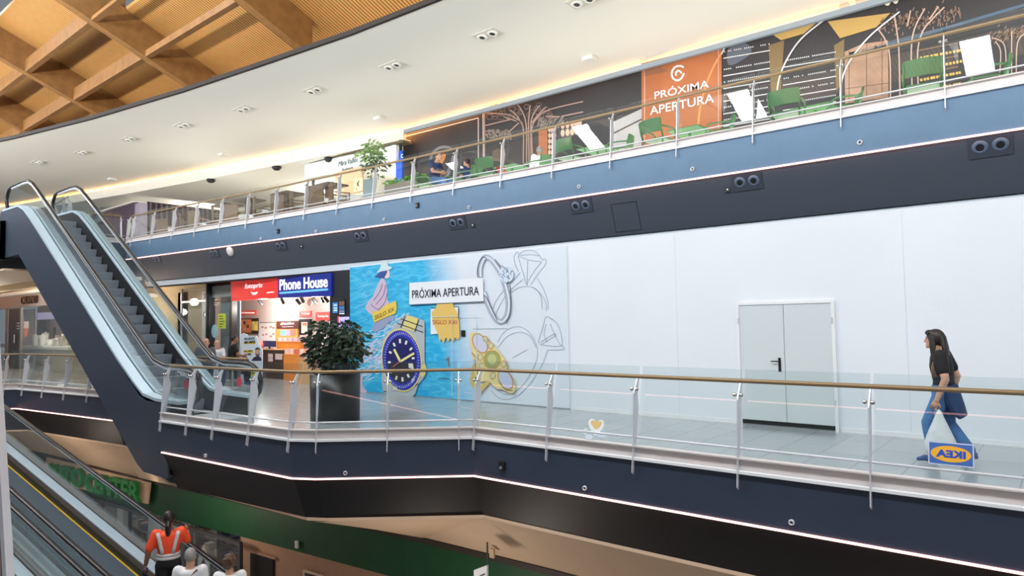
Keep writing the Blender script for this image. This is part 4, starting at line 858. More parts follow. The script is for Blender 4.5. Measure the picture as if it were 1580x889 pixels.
# ---------------------------------------------------------------- jewellery / optician shop at the far left
YJ = 10.0
xj0, xj1 = -44.5, aty(120, 520, YJ).x
zj1, zj0 = 3.46, 2.88
struct('wall_jewel_fascia', MB().box((xj0, YJ-.1, zj0), (xj1+6, YJ+.1, zj1)), mat('fascia_grey', (150, 148, 152), .45, .2))
struct('wall_jewel_back', MB().box((xj0, 12.4, 0), (xj1+6, 12.5, 3.5)), mat('shop_cream', (230, 214, 178), .7))
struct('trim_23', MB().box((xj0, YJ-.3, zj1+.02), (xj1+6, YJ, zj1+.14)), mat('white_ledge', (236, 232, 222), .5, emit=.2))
n2 = text('shop_name', 'CALVINO', aty(34, 470, YJ-.12), (aty(58.5, 470, YJ-.12)-aty(34, 470, YJ-.12)).length, .36, mat('dark_letters', (60, 52, 52), .3, .5), None, depth=.06)
tag(n2, 'dark raised letters on the grey fascia of the far left shop', 'sign')
def jp(x, y, d=0): return aty(x, y, YJ+d)
jw = empty('shop_window', (jp(70, 520).x, YJ, 0), 'lit shop window with jewellery display, left of the escalator', 'window')
xa_, xb_ = jp(33, 520).x, xj1+5
MB().box((xa_, YJ, .02), (xb_, YJ+.02, zj0)).build('pane', M['shopglass'], jw)
for x in (jp(10.5, 520).x, jp(32.5, 520).x): MB().box((x-.09, YJ-.05, 0), (x+.09, YJ+.05, zj0)).build('mullion', M['grey'], jw)
jd = empty('shop_door', (jp(21, 540).x, YJ, 0), 'dark brown shop door left of the jewellery window', 'door')
MB().box((jp(13, 520).x, YJ, 0), (jp(31, 520).x, YJ+.06, zj0-.03)).build('door_leaf', mat('door_dark', (54, 44, 38), .4), jd)
MB().tube([jp(22, 523, -.06)+Vector((0, 0, -.2)), jp(22, 523, -.06)+Vector((0, 0, .2))], .03).build('pull_handle', M['steel'], jd)
for yy in (498.7, 503, 507): boxpx(MB(), (26, yy-.8, 31, yy+.8), YJ-.001, .003).build('door_print', mat('print_lav_%d' % yy, (206, 200, 236), .5), jd)
jl = empty('shop_window', (jp(4, 520).x, YJ, 0), 'pale shop window at the extreme left edge with dark goods on a white shelf', 'window')
MB().box((xj0, YJ, .02), (jp(10, 520).x, YJ+.02, zj0)).build('pane', M['shopglass'], jl)
MB().box((xj0, 11.2, 0), (jp(10, 520).x, 11.25, zj0)).build('backdrop', mat('backdrop_white', (226, 226, 236), .6), jl)
p = aty(4, 535, 10.6)
MB().box((xj0, 10.4, p.z-.05), (jp(10.3, 520).x, 11.0, p.z)).build('shelf', M['white'], jl)
tag(MB().box((p.x-.3, 10.5, p.z), (p.x+.7, 10.7, p.z+.15)).lathe([(0, 0), (.14, 0), (.11, .35), (0, .35)], (p.x+.9, 10.6, p.z), 12).build('dark_goods', mat('goods_navy', (44, 48, 66), .5)), 'small dark display stand on the shelf at the extreme left edge', 'display')
bb = panel('wall_panel', (36, 478, 58, 540), 11.9, mat('panel_taupe', (112, 88, 72), .6), 'taupe panel at the left inside the jewellery window', 'panel', .06)
boxpx(MB(), (39, 481, 58, 493), 11.83, .01).build('blue_light_box', mat('violet_light', (96, 92, 220), .4, emit=.7), bb)
boxpx(MB(), (58, 482, 84, 493), 11.83, .01).build('lilac_light_box', mat('lilac_light', (206, 196, 230), .4, emit=.5), bb)
st1 = panel('sticker', (37, 496, 43.5, 507), YJ-.003, mat('sticker_white', (236, 236, 240), .5), 'white sticker high on the jewellery window', 'sticker', .006)
st2 = tag(MB().lathe([(0, 0), (.22, 0), (.22, .008), (0, .008)], jp(39.5, 513, -.012), 18, (0, 1, 0)).build('sticker', mat('sticker_coral', (236, 160, 136), .5)), 'round coral sticker on the jewellery window', 'sticker')
YD = 10.7
jt = empty('display_table', (aty(70, 536, YD).x, YD+.4, 0), 'long white display table of jewellery busts in the left shop window', 'table')
a, b = aty(35.5, 533, YD), aty(104, 533, YD)
MB().box((a.x, YD, a.z-.16), (b.x, YD+.9, a.z)).build('table_top', mat('table_white', (226, 238, 226), .5, emit=.12), jt, bevel=.05)
MB().box((a.x+1.2, YD+.2, 0), (b.x, YD+.8, a.z-.16)).build('plinth', mat('plinth_cream', (222, 206, 176), .6), jt)
for i, (x, h) in enumerate(((54, .5), (58.5, .35), (65, .5), (70, .6), (75, .28), (81, .3), (86, .34), (91, .3), (95, .42), (100, .55))):
    p = aty(x, 531, YD+.22+.3*(i % 2)); bz = a.z
    tag(MB().lathe([(0, 0), (.13, 0), (.1, .06), (.15, .5*h/.5), (.11, h*.8), (.05, h*.95), (.05, h*1.1), (0, h*1.1)], (p.x, p.y, bz), 12).build('jewellery_bust', M['twhite'], smooth=True), 'white jewellery bust, number %s from the left on the white display table' % ('one', 'two', 'three', 'four', 'five', 'six', 'seven', 'eight', 'nine', 'ten')[i], 'bust', 'jewellery busts on the white table')
for i, (x, y0, y1) in enumerate(((71, 505, 520), (85, 505, 518))):
    panel('wall_slot', (x-.9, y0, x+.9, y1), 12.38, M['dgrey'], ('left', 'right')[i]+' dark slot between the cream panels behind the display table', 'slot', .05)
fr = empty('picture_frame', (aty(88, 525, 11.4).x, 11.4, a.z), 'small framed photo standing on the jewellery display table', 'picture frame')
MB().box((aty(83.5, 520, 11.4).x, 11.36, a.z), (aty(92.5, 520, 11.4).x, 11.4, aty(88, 515.5, 11.4).z)).build('frame', M['shopbrown'], fr); boxpx(MB(), (85, 517, 91, 525.5), 11.36, .005).build('photo', mat('photo_pale', (214, 196, 196), .5), fr)
# gallery ceiling details at far left: warm cove stripe
struct('trim_24', MB().box((-60, 8.05, 3.40), (-25.5, 8.2, 3.62)), mat('cove_edge', (236, 206, 160), .6))
tag(MB().box((-60, 8.22, 3.42), (-25.5, 8.3, 3.46)).build('cove_light', emis('wing_cove', (255, 180, 110), 7)), 'warm hidden light line in the ceiling left of the escalator', 'light strip')
# ---------------------------------------------------------------- printed hoarding on the upper gallery
YU = 15.62
um = empty('printed_hoarding', (-4, YU, ZU), 'long dark printed hoarding of a bar interior behind the upper gallery tables', 'hoarding')
def UPX(x, y, l=0): return aty(x, y, YU-.004*l)
xu0 = aty(622, 240, YU).x
MB().box((xu0, YU, ZU), (9, YU+.06, 8.40)).build('dark_sheet', mat('print_charcoal', (44, 40, 43), .45, noise=.2, nscale=.8), um)
def upoly(name, px, l, m, parent=None): return MB().ext([UPX(x, y, l) for x, y in px], (0, .0035, 0)).build(name, m, parent or um)
def uline(name, lines, l, m, w=1.0, parent=None, sm=5):
    mb = MB()
    for pts in lines: ribbon2(mb, lambda x, y: UPX(x, y, l), smoothpts(pts, sm) if sm > 1 else pts, w)
    return mb.build(name, m, parent or um)
def ut(name, body, p0, p1, hpx, l, m, bold=0, parent=None):
    a, b = UPX(*p0, l), UPX(*p1, l); hz = UPX(p0[0], p0[1]-hpx, l).z-a.z
    return text(name, body, a, (b-a).length, hz, m, parent or um, X=(b-a).normalized(), bold=bold, depth=.004)
def t6(p): return (740+p[0]/8.08, 130+p[1]/8.08)
pw = pm('rosewood', (164, 134, 124)); pwl = pm('paleline', (196, 186, 186)); pst = pm('stone', (150, 120, 104))
uline('frame_line', [[(622, 211.5), (738, 182)], [(738, 182), (738, 250)], [(745, 170), (746, 250)]], 1, pwl, 1.4, sm=1)
uline('emblem_ring', [[(664, 246), (668, 236), (678, 228), (690, 227), (698, 231)], [(694, 262), (690, 272), (682, 278)], [(699, 240), (697, 252), (690, 266)]], 1, pm('ringgrey', (120, 118, 128)), 4)
upoly('emblem_flame', smoothpts([(670, 250), (678, 240), (688, 238), (684, 250), (676, 256)], 3, True), 2, pm('flame', (196, 124, 62)))
tr = [[(545, 990), (545, 880), (540, 520), (440, 420), (330, 375), (60, 358)], [(585, 990), (585, 880), (580, 500), (520, 320), (425, 205)], [(615, 990), (615, 880), (610, 480), (630, 260)], [(640, 990), (640, 880), (640, 480), (690, 340), (750, 260)], [(660, 990), (660, 880), (650, 560), (720, 420), (860, 320), (1290, 215)], [(540, 520), (470, 400), (380, 320)], [(490, 480), (360, 600)], [(380, 440), (70, 515)], [(310, 410), (460, 460)], [(1000, 405), (820, 400)], [(1020, 400), (1290, 345)], [(650, 480), (740, 370), (830, 280)], [(60, 320), (62, 900)]]
uline('tree_branches', [[t6(p) for p in q] for q in tr], 3, pw, 1.8)
random.seed(11); lv = []
for k in range(46):
    x, y = random.uniform(110, 900), random.uniform(225, 420)
    if y > 225+abs(x-520)*.35+150: continue
    x, y = t6((x, y)); lv.append(ell(x, y, random.uniform(2.5, 5.5), random.uniform(2.5, 5), 0, 12)+[ell(x, y, 4, 4, 0, 12)[0]][:0])
uline('leaf_circles', [q+[q[0]] for q in lv], 2, pm('leafring', (128, 106, 98)), .7, sm=1)
fo = []
for k in range(70):
    x, y = t6((random.uniform(70, 360), random.uniform(580, 690))); fo.append([(x, y), (x+3, y-2), (x+5, y+1)])
for k in range(50):
    x, y = t6((random.uniform(680, 1040), random.uniform(440, 560)-.0)); fo.append([(x, y), (x+2, y-4), (x+3, y-6)])
uline('pale_foliage', fo, 2, pm('palefol', (140, 124, 116)), 1.6, sm=2)
upoly('copper_column', [t6(p) for p in ((735, 575), (845, 565), (845, 950), (735, 950))], 4, pm('copper', (168, 98, 60)))
pl_ = MB()
for cx_ in (870, 905, 940):
    for cy_ in (568, 640, 712, 782, 850): pl_.ext([UPX(*p, 4) for p in ell(*t6((cx_, cy_)), 2.1, 4, 0, 12)], (0, .003, 0))
for i, cx_ in enumerate((1035, 1095, 1155, 1205, 1250)):
    for cy_ in (610, 515): pl_.ext([UPX(*p, 4) for p in ell(*t6((cx_, cy_-i*8)), 3.1, 5.5, 0, 12)], (0, .003, 0))
pl_.build('printed_plates', pm('plate', (206, 170, 150)), um)
upoly('pale_corner', [(946, 188), (990, 168), (990, 236), (946, 246)], 3, pm('palec', (176, 170, 172)))
uline('corner_beams', [[(946, 206), (990, 184)], [(948, 178), (990, 158)]], 4, pm('beam', (60, 52, 52)), 2.2, sm=1)
upoly('lower_tree', [t6(p) for p in ((160, 900), (160, 830), (230, 800), (330, 860), (330, 960), (160, 960))], 3, pm('lowtree', (96, 78, 66)))
# orange panel with lettering
op = upoly('orange_panel', [(989.5, 97.5), (1113.5, 66), (1113.5, 212), (991, 240)], 5, mat('print_orange', (168, 96, 52), .45, noise=.14, nscale=1.2))
uline('panel_frame', [[(994.5, 97), (994.5, 236)], [(1036, 88), (1108.5, 71), (1108.5, 210)]], 6, pm('framepink', (226, 178, 168)), .9, op, 1)
uline('panel_arc', [[(1077, 214), (1079, 175), (1088, 135), (1100, 105), (1113, 82)]], 6, pm('arcamber', (214, 140, 74)), 3, op)
upoly('panel_shade', [(994, 100), (1012, 98), (1030, 110), (994, 118)], 6, pm('shadebrown', (140, 88, 58)), op)
ms = pm('silver3', (216, 212, 214), .3)
uline('swirl_logo', [[(1055, 104), (1049, 101.5), (1041, 104), (1036.5, 112), (1038, 120), (1044, 124), (1051, 121), (1055.5, 113)], [(1052, 113), (1047, 109), (1043, 112), (1043, 117)]], 7, ms, [1.4, 2, 2.6, 3.4, 4.4, 5, 4.6, 2]*5 if False else 3, op)
ut('lettering', 'PRÓXIMA', (1010, 153.5), (1094, 135), 14.5, 8, ms, .012, op)
ut('lettering', 'APERTURA', (1003, 177.8), (1102, 157.8), 13, 8, ms, .012, op)
# printed bar shelves, arcs and gold soffits
go = pm('goldsoffit', (186, 150, 84))
upoly('gold_soffit', [(1184, 48), (1263, 32), (1240, 52), (1205, 62)], 3, go); upoly('gold_soffit', [(1277, 33), (1374, 20), (1352, 42), (1296, 59)], 3, go)
for q in ([(1186, 70), (1210, 62), (1204, 150), (1190, 152)], [(1287, 70), (1303, 60), (1300, 130), (1290, 140)]): upoly('gold_upright', q, 2, pm('goldup', (120, 98, 60)))
wl = pm('shelfline', (206, 204, 206)); sh = []; ds = []
for (x0_, x1_, y0_, rows) in ((1116, 1188, 78, 7), (1208, 1290, 92, 5)):
    for r_ in range(rows):
        ya = y0_+r_*19.5+ (8 if r_ else 0); yb_ = ya-(x1_-x0_)*.17
        sh.append([(x0_, ya+12), (x1_, yb_+12)])
        n_ = int((x1_-x0_)/3.1)
        for k in range(n_):
            t = (k+.3)/n_
            if random.random() < .16: continue
            x = x0_+(x1_-x0_)*t; y = ya+(yb_-ya)*t+2; ds.append([(x, y), (x+1.7, y-.3)])
uline('bottle_shelves', sh, 4, wl, 1.5, sm=1); uline('bottle_glints', ds, 4, wl, 2.0, sm=1)
uline('curved_rails', [[(1198, 150), (1202, 122), (1214, 92), (1236, 60), (1271, 31)], [(1296, 150), (1301, 116), (1318, 84), (1346, 52), (1388, 18)], [(1113, 84), (1119, 72), (1126, 64)]], 6, wl, 2.3)
upoly('printed_sheen', smoothpts([(1122, 80), (1130, 70), (1150, 66), (1160, 80), (1140, 96), (1124, 100)], 3, True), 2, pm('sheen', (86, 92, 104)))
stn = upoly('stone_panel', [(1303, 80), (1330, 68), (1370, 62), (1371, 150), (1304, 160)], 3, mat('print_stone', (166, 128, 106), .5, noise=.2, nscale=3))
uline('stone_joints', [[(1337, 67), (1337, 150)], [(1361, 63), (1361, 148)], [(1310, 78), (1310, 158)], [(1304, 137), (1371, 128)]], 4, pm('joint2', (112, 78, 62)), 1, stn, 1)
uline('tree_stems', [[(1374, 160), (1373, 90), (1366, 62), (1354, 44)], [(1389, 160), (1387, 80), (1384, 50), (1380, 24)], [(1408, 150), (1406, 80), (1411, 45), (1427, 13)], [(1417, 140), (1416, 80), (1424, 48), (1440, 28), (1457, 11)], [(1400, 40), (1405, 16)], [(1434, 30), (1448, 10)]], 5, pm('stem', (190, 160, 146)), 2.2)
fo = []
for k in range(190):
    t = random.random(); x = 1358+t*128; y = 42-t*20+random.gauss(0, 7); fo.append([(x, y), (x+random.uniform(-2, 3), y-random.uniform(2, 7))])
uline('brown_foliage', fo, 4, pm('brownfol', (132, 106, 92)), 1.7, sm=2)
gd = []
for r_ in range(4):
    for k in range(13):
        x = 1420+k*5+random.uniform(-1, 1); gd.append([(x, 90+r_*17-(x-1420)*.19), (x+3.4, 88.6+r_*17-(x-1420)*.19)])
uline('gold_bottles', gd, 4, pm('goldb', (206, 170, 90)), 4, sm=1)
uline('gold_shelves', [[(1418, 78), (1478, 66)], [(1418, 97), (1478, 86)], [(1418, 114), (1478, 103)]], 4, pm('shelfbrown', (140, 106, 84)), 1.3, sm=1)
fo = []
for k in range(120):
    x = random.uniform(1526, 1600); y = 62-(x-1526)*.25+random.gauss(0, 5); fo.append([(x, y), (x+3, y-4)])
uline('brown_foliage', fo, 4, pm('brownfol', (132, 106, 92)), 1.7, sm=2)
uline('tree_stems', [[(1552, 120), (1550, 70), (1530, 58)], [(1561, 120), (1561, 48)], [(1568, 120), (1570, 66), (1584, 50)], [(1542, 120), (1544, 80), (1536, 64)]], 5, pm('stem', (190, 160, 146)), 1.8)
uline('blue_rail', [[(1310, 84), (1420, 55), (1600, 2)]], 3, pm('bluerail', (70, 88, 108)), 5, sm=1)
uline('hanging_lamps', [[(1303, 13), (1308, 13)]], 3, pm('cream', (222, 206, 180)), 1)
lb = MB()
for cx_, cy_, a_, b_ in ((1303, 9, 9, 6), (1331, 2, 12, 10), (1353, 0, 5, 9), (1368, 0, 6, 9), (1381, -2, 5, 8)): lb.ext([UPX(*p, 4) for p in ell(cx_, cy_, a_, b_, -12, 18)], (0, .0035, 0))
lb.build('cream_lettering', pm('cream', (222, 206, 180)), um)
# ---------------------------------------------------------------- green plastic armchairs on the upper gallery
def green_chair():
    r = empty('armchair', (0, 0, 0), 'x', 'chair', 'green plastic armchairs on the upper gallery')
    MB().box((-.22, -.24, .42), (.24, .24, .455)).build('seat', M['green'], r, bevel=.012)
    b = MB()
    n = 7; A = []; B = []
    for k in range(n):
        t = -1+2*k/(n-1); A.append((-.25-.05*(1-t*t)+.0, t*.26, .56)); B.append((-.31-.06*(1-t*t), t*.265, .82+.0*t))
    vs = A+B; e = Vector((.022, 0, 0)); vs = [Vector(v) for v in vs]; vs += [v+e for v in vs]; m = 2*n
    fs = [(i, i+1, n+i+1, n+i) for i in range(n-1)]+[(m+n+i, m+n+i+1, m+i+1, m+i) for i in range(n-1)]+[(i+1, i, m+i, m+i+1) for i in range(n-1)]+[(n+i, n+i+1, m+n+i+1, m+n+i) for i in range(n-1)]+[(0, n, m+n, m), (n-1, m+n-1, m+2*n-1, 2*n-1)]
    b.add(vs, fs).build('backrest', M['green'], r)
    for s in (-1, 1):
        MB().tube([(-.20, s*.25, .44), (-.26, s*.262, .58), (-.31, s*.268, .80)], .017).build('back_post', M['green'], r, True)
        MB().tube([(-.27, s*.265, .66), (-.1, s*.275, .665), (.14, s*.272, .655), (.21, s*.262, .61), (.215, s*.25, .44)], .018).build('armrest', M['green'], r, True)
        MB().tube([(.215, s*.245, .45), (.26, s*.26, 0)], [.02, .015]).build('leg', M['green'], r, True)
        MB().tube([(-.19, s*.24, .45), (-.27, s*.26, 0)], [.02, .015]).build('leg', M['green'], r, True)
    return r
PLACED = []
def settle(p, r_):
    p = Vector((p.x, p.y, 0)); d = p.normalized()*.05
    for _ in range(60):
        if all((p.x-a)**2+(p.y-b)**2 > (r_+c)**2 for a, b, c in PLACED): break
        p = p+d
    PLACED.append((p.x, p.y, r_)); return p
gc0 = green_chair(); used = [False]
def put(proto, flag, p, z, ang, label):
    r = proto if not flag[0] else copytree(proto); flag[0] = True
    r.location = (p.x, p.y, z); r.rotation_euler = (0, 0, radians(ang)); r['label'] = label; return r
for x, y, ang, lab in ((1422, 97, 100, 'green armchair seen from behind, just left of the rightmost tall reflection'), (1214, 140, 95, 'green armchair seen from behind, right of the orange panel'),
    (1016, 181, 80, 'green armchair in front of the orange panel, left of a small table'), (1107, 183, 200, 'green armchair in front of the right end of the orange panel, turned left'),
    (1298, 143, 205, 'green armchair turned left beside the printed stone panel'), (1362, 131, 20, 'green armchair low behind the rail before the printed stone panel'),
    (880, 213, 85, 'green armchair seen from behind, right of the person in white'), (953, 213, 200, 'green armchair turned left, midway between the person in white and the orange panel'),
    (828, 243, 185, 'green armchair low at the feet of the person in white'), (757, 247, 95, 'green armchair with folded clothes, right of the seated pair'),
    (662, 257, 10, 'green armchair in which the man in navy sits'), (722, 259, 190, 'green armchair in which the person facing left sits'),
    (1520, 95, 190, 'green armchair mostly hidden at the far right behind the rail')):
    p = atz(x, y, ZU+.82)
    if x in (1362, 1298) and x == 1362: p = Vector((p.x*1.09, p.y*1.09, 0))
    if p.y < 12.75: p = p*(12.75/p.y); p = Vector((p.x, 12.75, 0))
    p = settle(p, .33); put(gc0, used, p, ZU, ang, lab)
def table(p, label, top=.36, h=.73, m=None):
    r = empty('bistro_table', (p.x, p.y, ZU), label, 'table', 'green bistro tables on the upper gallery')
    m = m or M['green']
    MB().box((p.x-top, p.y-top, ZU+h-.025), (p.x+top, p.y+top, ZU+h)).build('table_top', m, r, bevel=.01)
    MB().tube([(p.x, p.y, ZU+.03), (p.x, p.y, ZU+h-.02)], .03).build('column', m, r)
    MB().lathe([(0, 0), (.24, 0), (.22, .03), (0, .03)], (p.x, p.y, ZU), 18).build('base', m, r); return r
for x, y, lab in ((1064, 198, 'small green table between two armchairs before the orange panel'), (1258, 164, 'small green table between armchairs, right of the bright reflection'), (693, 272, 'small green table between the two seated people'), (922, 224, 'small green table between armchairs left of the orange panel'), (790, 257, 'small green table left of the person in white')):
    p = atz(x, y, ZU+.73); p = settle(p*(max(p.y, 12.9)/p.y), .36); table(p, lab)
pc_ = atz(757, 262, ZU+.5); 
q = MB().box((pc_.x-.16, 12.72, ZU+.457), (pc_.x+.02, 12.92, ZU+.56)).build('folded_jacket', M['tblue'], bevel=.03); tag(q, 'folded blue jacket lying on a green armchair', 'jacket')
q = MB().box((pc_.x+.03, 12.72, ZU+.457), (pc_.x+.2, 12.92, ZU+.6)).build('red_bag', mat('bag_red', (196, 74, 60), .6), bevel=.03); tag(q, 'small red bag lying on a green armchair', 'bag')
# ---------------------------------------------------------------- cafe: brown wicker chairs and white cube tables
def wicker():
    r = empty('wicker_chair', (0, 0, 0), 'x', 'chair', 'brown wicker chairs at the cafe')
    MB().box((-.24, -.25, .30), (.24, .25, .44)).build('seat', M['brown'], r, bevel=.02)
    MB().ext([(-.24, -.27, .30), (-.24, -.27, .95), (-.31, -.27, .95), (-.29, -.27, .30)], (0, .54, 0)).build('backrest', M['brown'], r, bevel=.015)
    for s in (-1, 1):
        MB().bar((-.25, s*.25, .66), (.24, s*.25, .64), .05, .03).bar((.22, s*.25, .44), (.22, s*.25, .64), .04, .03).build('armrest', mat('arm_brown', (140, 116, 96), .5) if 'arm_brown' not in bpy.data.materials else bpy.data.materials['arm_brown'], r)
        for x in (-.22, .2): MB().box((x-.02, s*.22-.02, 0), (x+.02, s*.22+.02, .31)).build('leg', M['shopbrown'], r)
    return r
wc0 = wicker(); wused = [False]
ordw = ['first', 'second', 'third', 'fourth', 'fifth', 'sixth', 'seventh', 'eighth', 'ninth', 'tenth', 'eleventh', 'twelfth']
ws = [(259, 335), (290, 327), (308, 322), (341, 315), (366, 312), (406, 306.5), (437, 303), (463, 298), (496, 288.5), (525, 284)]
for i, (x, y) in enumerate(ws):
    p = settle(atz(x, y, ZU+.95)*(1.026 if x < 380 else 1.0), .36); put(wc0, wused, p, ZU, 65 if i % 2 else 110, '%s brown wicker chair from the left in the cafe row behind the upper rail' % ordw[i])
def cube(p, label, h=.72, s=.23):
    r = empty('cube_table', (p.x, p.y, ZU), label, 'table', 'white cube tables at the cafe')
    MB().box((p.x-s, p.y-s, ZU+h-.04), (p.x+s, p.y+s, ZU+h)).build('table_top', M['white'], r); MB().box((p.x-s+.03, p.y-s+.03, ZU), (p.x+s-.03, p.y+s-.03, ZU+h-.04)).build('pedestal', M['white'], r)
for i, (x, y) in enumerate(((258, 345), (305, 338), (379, 326), (418, 315.5), (429, 316.5), (478, 305.5), (492, 306.5), (540, 296))):
    p = settle(atz(x, y, ZU+.72), .3); cube(p, '%s white cube table from the left among the brown cafe chairs' % ordw[i])
for i, (x, y) in enumerate(((294, 333), (351, 317), (384, 309), (445, 299), (508, 286))):
    p = atz(x, y, ZU+1.02)*1.0; p = p*((p.y+.9)/p.y)
    r = empty('high_table', (p.x, p.y, ZU), '%s dark brown table from the left at the back of the cafe' % ordw[i], 'table', 'dark cafe tables'); z = aty(x, y, p.y).z
    MB().box((p.x-.5, p.y-.4, z-.05), (p.x+.5, p.y+.4, z)).build('table_top', M['shopbrown'], r); MB().box((p.x-.1, p.y-.1, ZU), (p.x+.1, p.y+.1, z-.05)).build('column', M['shopbrown'], r)
# kiosk with vertical slats
YK = 13.4
ks = empty('slatted_kiosk', (aty(210, 340, YK).x, YK, ZU), 'dark kiosk of vertical slats with a pale corner column, left end of the upper gallery', 'kiosk')
zk = min(7.86, aty(210, 312, YK).z); xk = aty(217, 340, YK).x; xk0 = aty(120, 340, YK).x
MB().box((xk0, YK+.08, ZU), (xk-.55, YK+.14, zk)).box((xk-.06, YK+.3, ZU), (xk-.02, YK+5, zk)).build('dark_wall', mat('kiosk_dark', (48, 40, 46), .5), ks)
mb = MB(); x = xk0
while x < xk-.55: mb.box((x, YK, ZU), (x+.08, YK+.09, zk)); x += .22
y = YK+.4
while y < YK+5: mb.box((xk-.06, y, ZU), (xk+.02, y+.08, zk)); y += .25
mb.build('slats', mat('kiosk_slat', (112, 96, 112), .5), ks)
mb = MB(); mb.box((xk-.5, YK-.02, ZU), (xk, YK+.3, zk-.1))
for k in range(6): mb.box((xk-.5+k*.09, YK-.06, ZU), (xk-.45+k*.09, YK-.02, zk-.1))
mb.build('corner_column', mat('kiosk_column', (186, 178, 200), .5), ks)
MB().box((xk0-1, YK-.1, zk), (xk-.6, YK+.6, zk+.07)).build('roof', M['plaster'], ks)
bq = aty(118, 350, YK-.02)
MB().box((aty(148, 330, YK).x, YK-.06, aty(148, 345, YK).z), (aty(160, 330, YK).x, YK-.0, aty(160, 319, YK).z)).build('screen', mat('kiosk_screen', (120, 130, 144), .3), ks)
# white cafe sign, blue board, planters and plants
YSN = 15.0
sn = empty('cafe_sign', (aty(540, 250, YSN).x, YSN, 7.4), 'white cafe sign with handwritten grey lettering under the cream ceiling', 'sign')
quadpx([(470, 254), (611, 223.5), (611, 248), (470, 277)], YSN, .12).build('board', mat('sign_board_white', (226, 234, 234), .5), sn)
si = mat('sign_ink', (120, 136, 144), .5)
ptext('lettering', 'Mira', (522, 257), (534.5, 254), 7.5, YSN-.012, si, sn, 0, .25); ptext('lettering', 'Vallés', (536.5, 253.6), (552, 250), 8, YSN-.012, si, sn, 0, .25)
ptext('lettering', 'Pastisseria', (528, 264.5), (545, 260.5), 4, YSN-.012, mat('sign_ink2', (84, 96, 104), .5), sn, .01, .1)
quadpx([(471, 249), (622, 215.5), (622, 219), (471, 253)], YSN, .4).build('top_beam', mat('olive_beam', (96, 88, 64), .6), sn)
for x in (aty(475, 250, YSN).x, aty(610, 225, YSN).x): MB().box((x-.04, YSN+.2, 7.2), (x+.04, YSN+.28, 8.05)).build('hanger', M['dgrey'], sn)
bl_ = panel('blue_board', (612.5, 234, 622.5, 283), 15.2, mat('board_blue', (24, 88, 214), .45, emit=.25), 'tall bright blue board beside the left end of the dark hoarding', 'sign', .06)
ptext('lettering', 'C', (619, 244), (622, 243.5), 6, 15.13, M['swhite'], bl_)
gs_ = panel('exit_sign', (602.5, 222, 610.5, 233), 15.1, mat('exit_green', (50, 120, 96), .5, emit=.3), 'small green sign hanging left of the blue board', 'sign', .04)
boxpx(MB(), (604, 224, 609, 227), 15.055, .003).build('mark', M['swhite'], gs_); boxpx(MB(), (604, 229, 609, 231.5), 15.055, .003).build('mark', M['swhite'], gs_)
def foliage(mb, c, rad, n, size, seed=1):
    rnd = random.Random(seed); c = Vector(c)
    for k in range(n):
        d = Vector((rnd.gauss(0, 1), rnd.gauss(0, 1), rnd.gauss(0, 1))).normalized()*(rnd.random()**.45)
        p = c+Vector((d.x*rad[0], d.y*rad[1], d.z*rad[2]))
        a = (Vector((d.x, d.y, -.35+rnd.uniform(-.4, .4)))+Vector((rnd.gauss(0, .4), rnd.gauss(0, .4), 0))).normalized(); u = a.cross(Vector((rnd.gauss(0, 1), rnd.gauss(0, 1), rnd.gauss(0, 1)))).normalized(); L = size*rnd.uniform(.7, 1.3); w = L*.24
        mid = p+a*L*.5+Vector((0, 0, L*.06))
        mb.add([p, mid+u*w, p+a*L, mid-u*w], [(0, 1, 2), (0, 2, 3)])
    return mb
pt = aty(576, 262, 13.2)
tp = empty('potted_tree', (pt.x, 13.2, ZU), 'slender potted tree with pale leaves before the white cafe sign', 'potted tree')
foliage(foliage(MB(), aty(577, 232, 13.2), (.28, .28, .42), 170, .16, 2), aty(571, 244, 13.2), (.4, .4, .3), 120, .15, 4).build('foliage', M['leafl'], tp)
foliage(MB(), aty(580, 254, 13.2), (.5, .4, .4), 150, .15, 5).build('lower_foliage', M['leaf'], tp)
MB().tube([(pt.x, 13.2, ZU+.4), (pt.x+.02, 13.2, ZU+1.2), aty(577, 236, 13.2)], [.03, .022, .012]).build('trunk', M['bark'], tp)
MB().lathe([(0, 0), (.2, 0), (.26, .45), (.22, .45), (0, .42)], (pt.x, 13.2, ZU), 16).build('pot', M['dgrey'], tp)
a, b = aty(597, 286, 12.9), aty(648, 283, 12.9)
tr_ = empty('planter_box', ((a.x+b.x)/2, 13.1, ZU), 'long grey-brown planter box with bright green leaves before the blue board', 'planter')
MB().box((a.x, 12.8, ZU), (b.x, 13.2, aty(620, 282, 12.9).z)).build('trough', mat('trough_taupe', (132, 124, 112), .6), tr_, bevel=.01)
mb = MB(); 
for k in range(9): foliage(mb, (a.x+(b.x-a.x)*(k+.5)/9, 13.0, aty(620, 282, 12.9).z+.08), (.16, .14, .12), 26, .14, 20+k)
mb.build('foliage', mat('leaf_bright', (110, 178, 66), .5), tr_)
cw = panel('cafe_counter_wall', (521, 262, 561, 300), 14.9, mat('peach_wall', (232, 190, 150), .6), 'peach panel with a small drawing on the cafe counter, under the white sign', 'panel', .08)
boxpx(MB(), (546, 275, 560, 296), 14.81, .01).build('drawing_sheet', mat('sheet_cream', (238, 214, 180), .6), cw)
mb = MB(); [ribbon2(mb, lambda x, y: aty(x, y, 14.80), q, 1.4) for q in ([(551, 282), (554, 288)], [(554, 279), (551, 286)], [(549, 292), (551, 292)])]; mb.build('ink_drawing', M['black'], cw)
panel('blue_grey_board', (562.5, 277, 577, 304), 13.6, mat('board_bluegrey', (132, 150, 156), .6), 'blue-grey upright board right of the cafe drawing', 'board', .06)
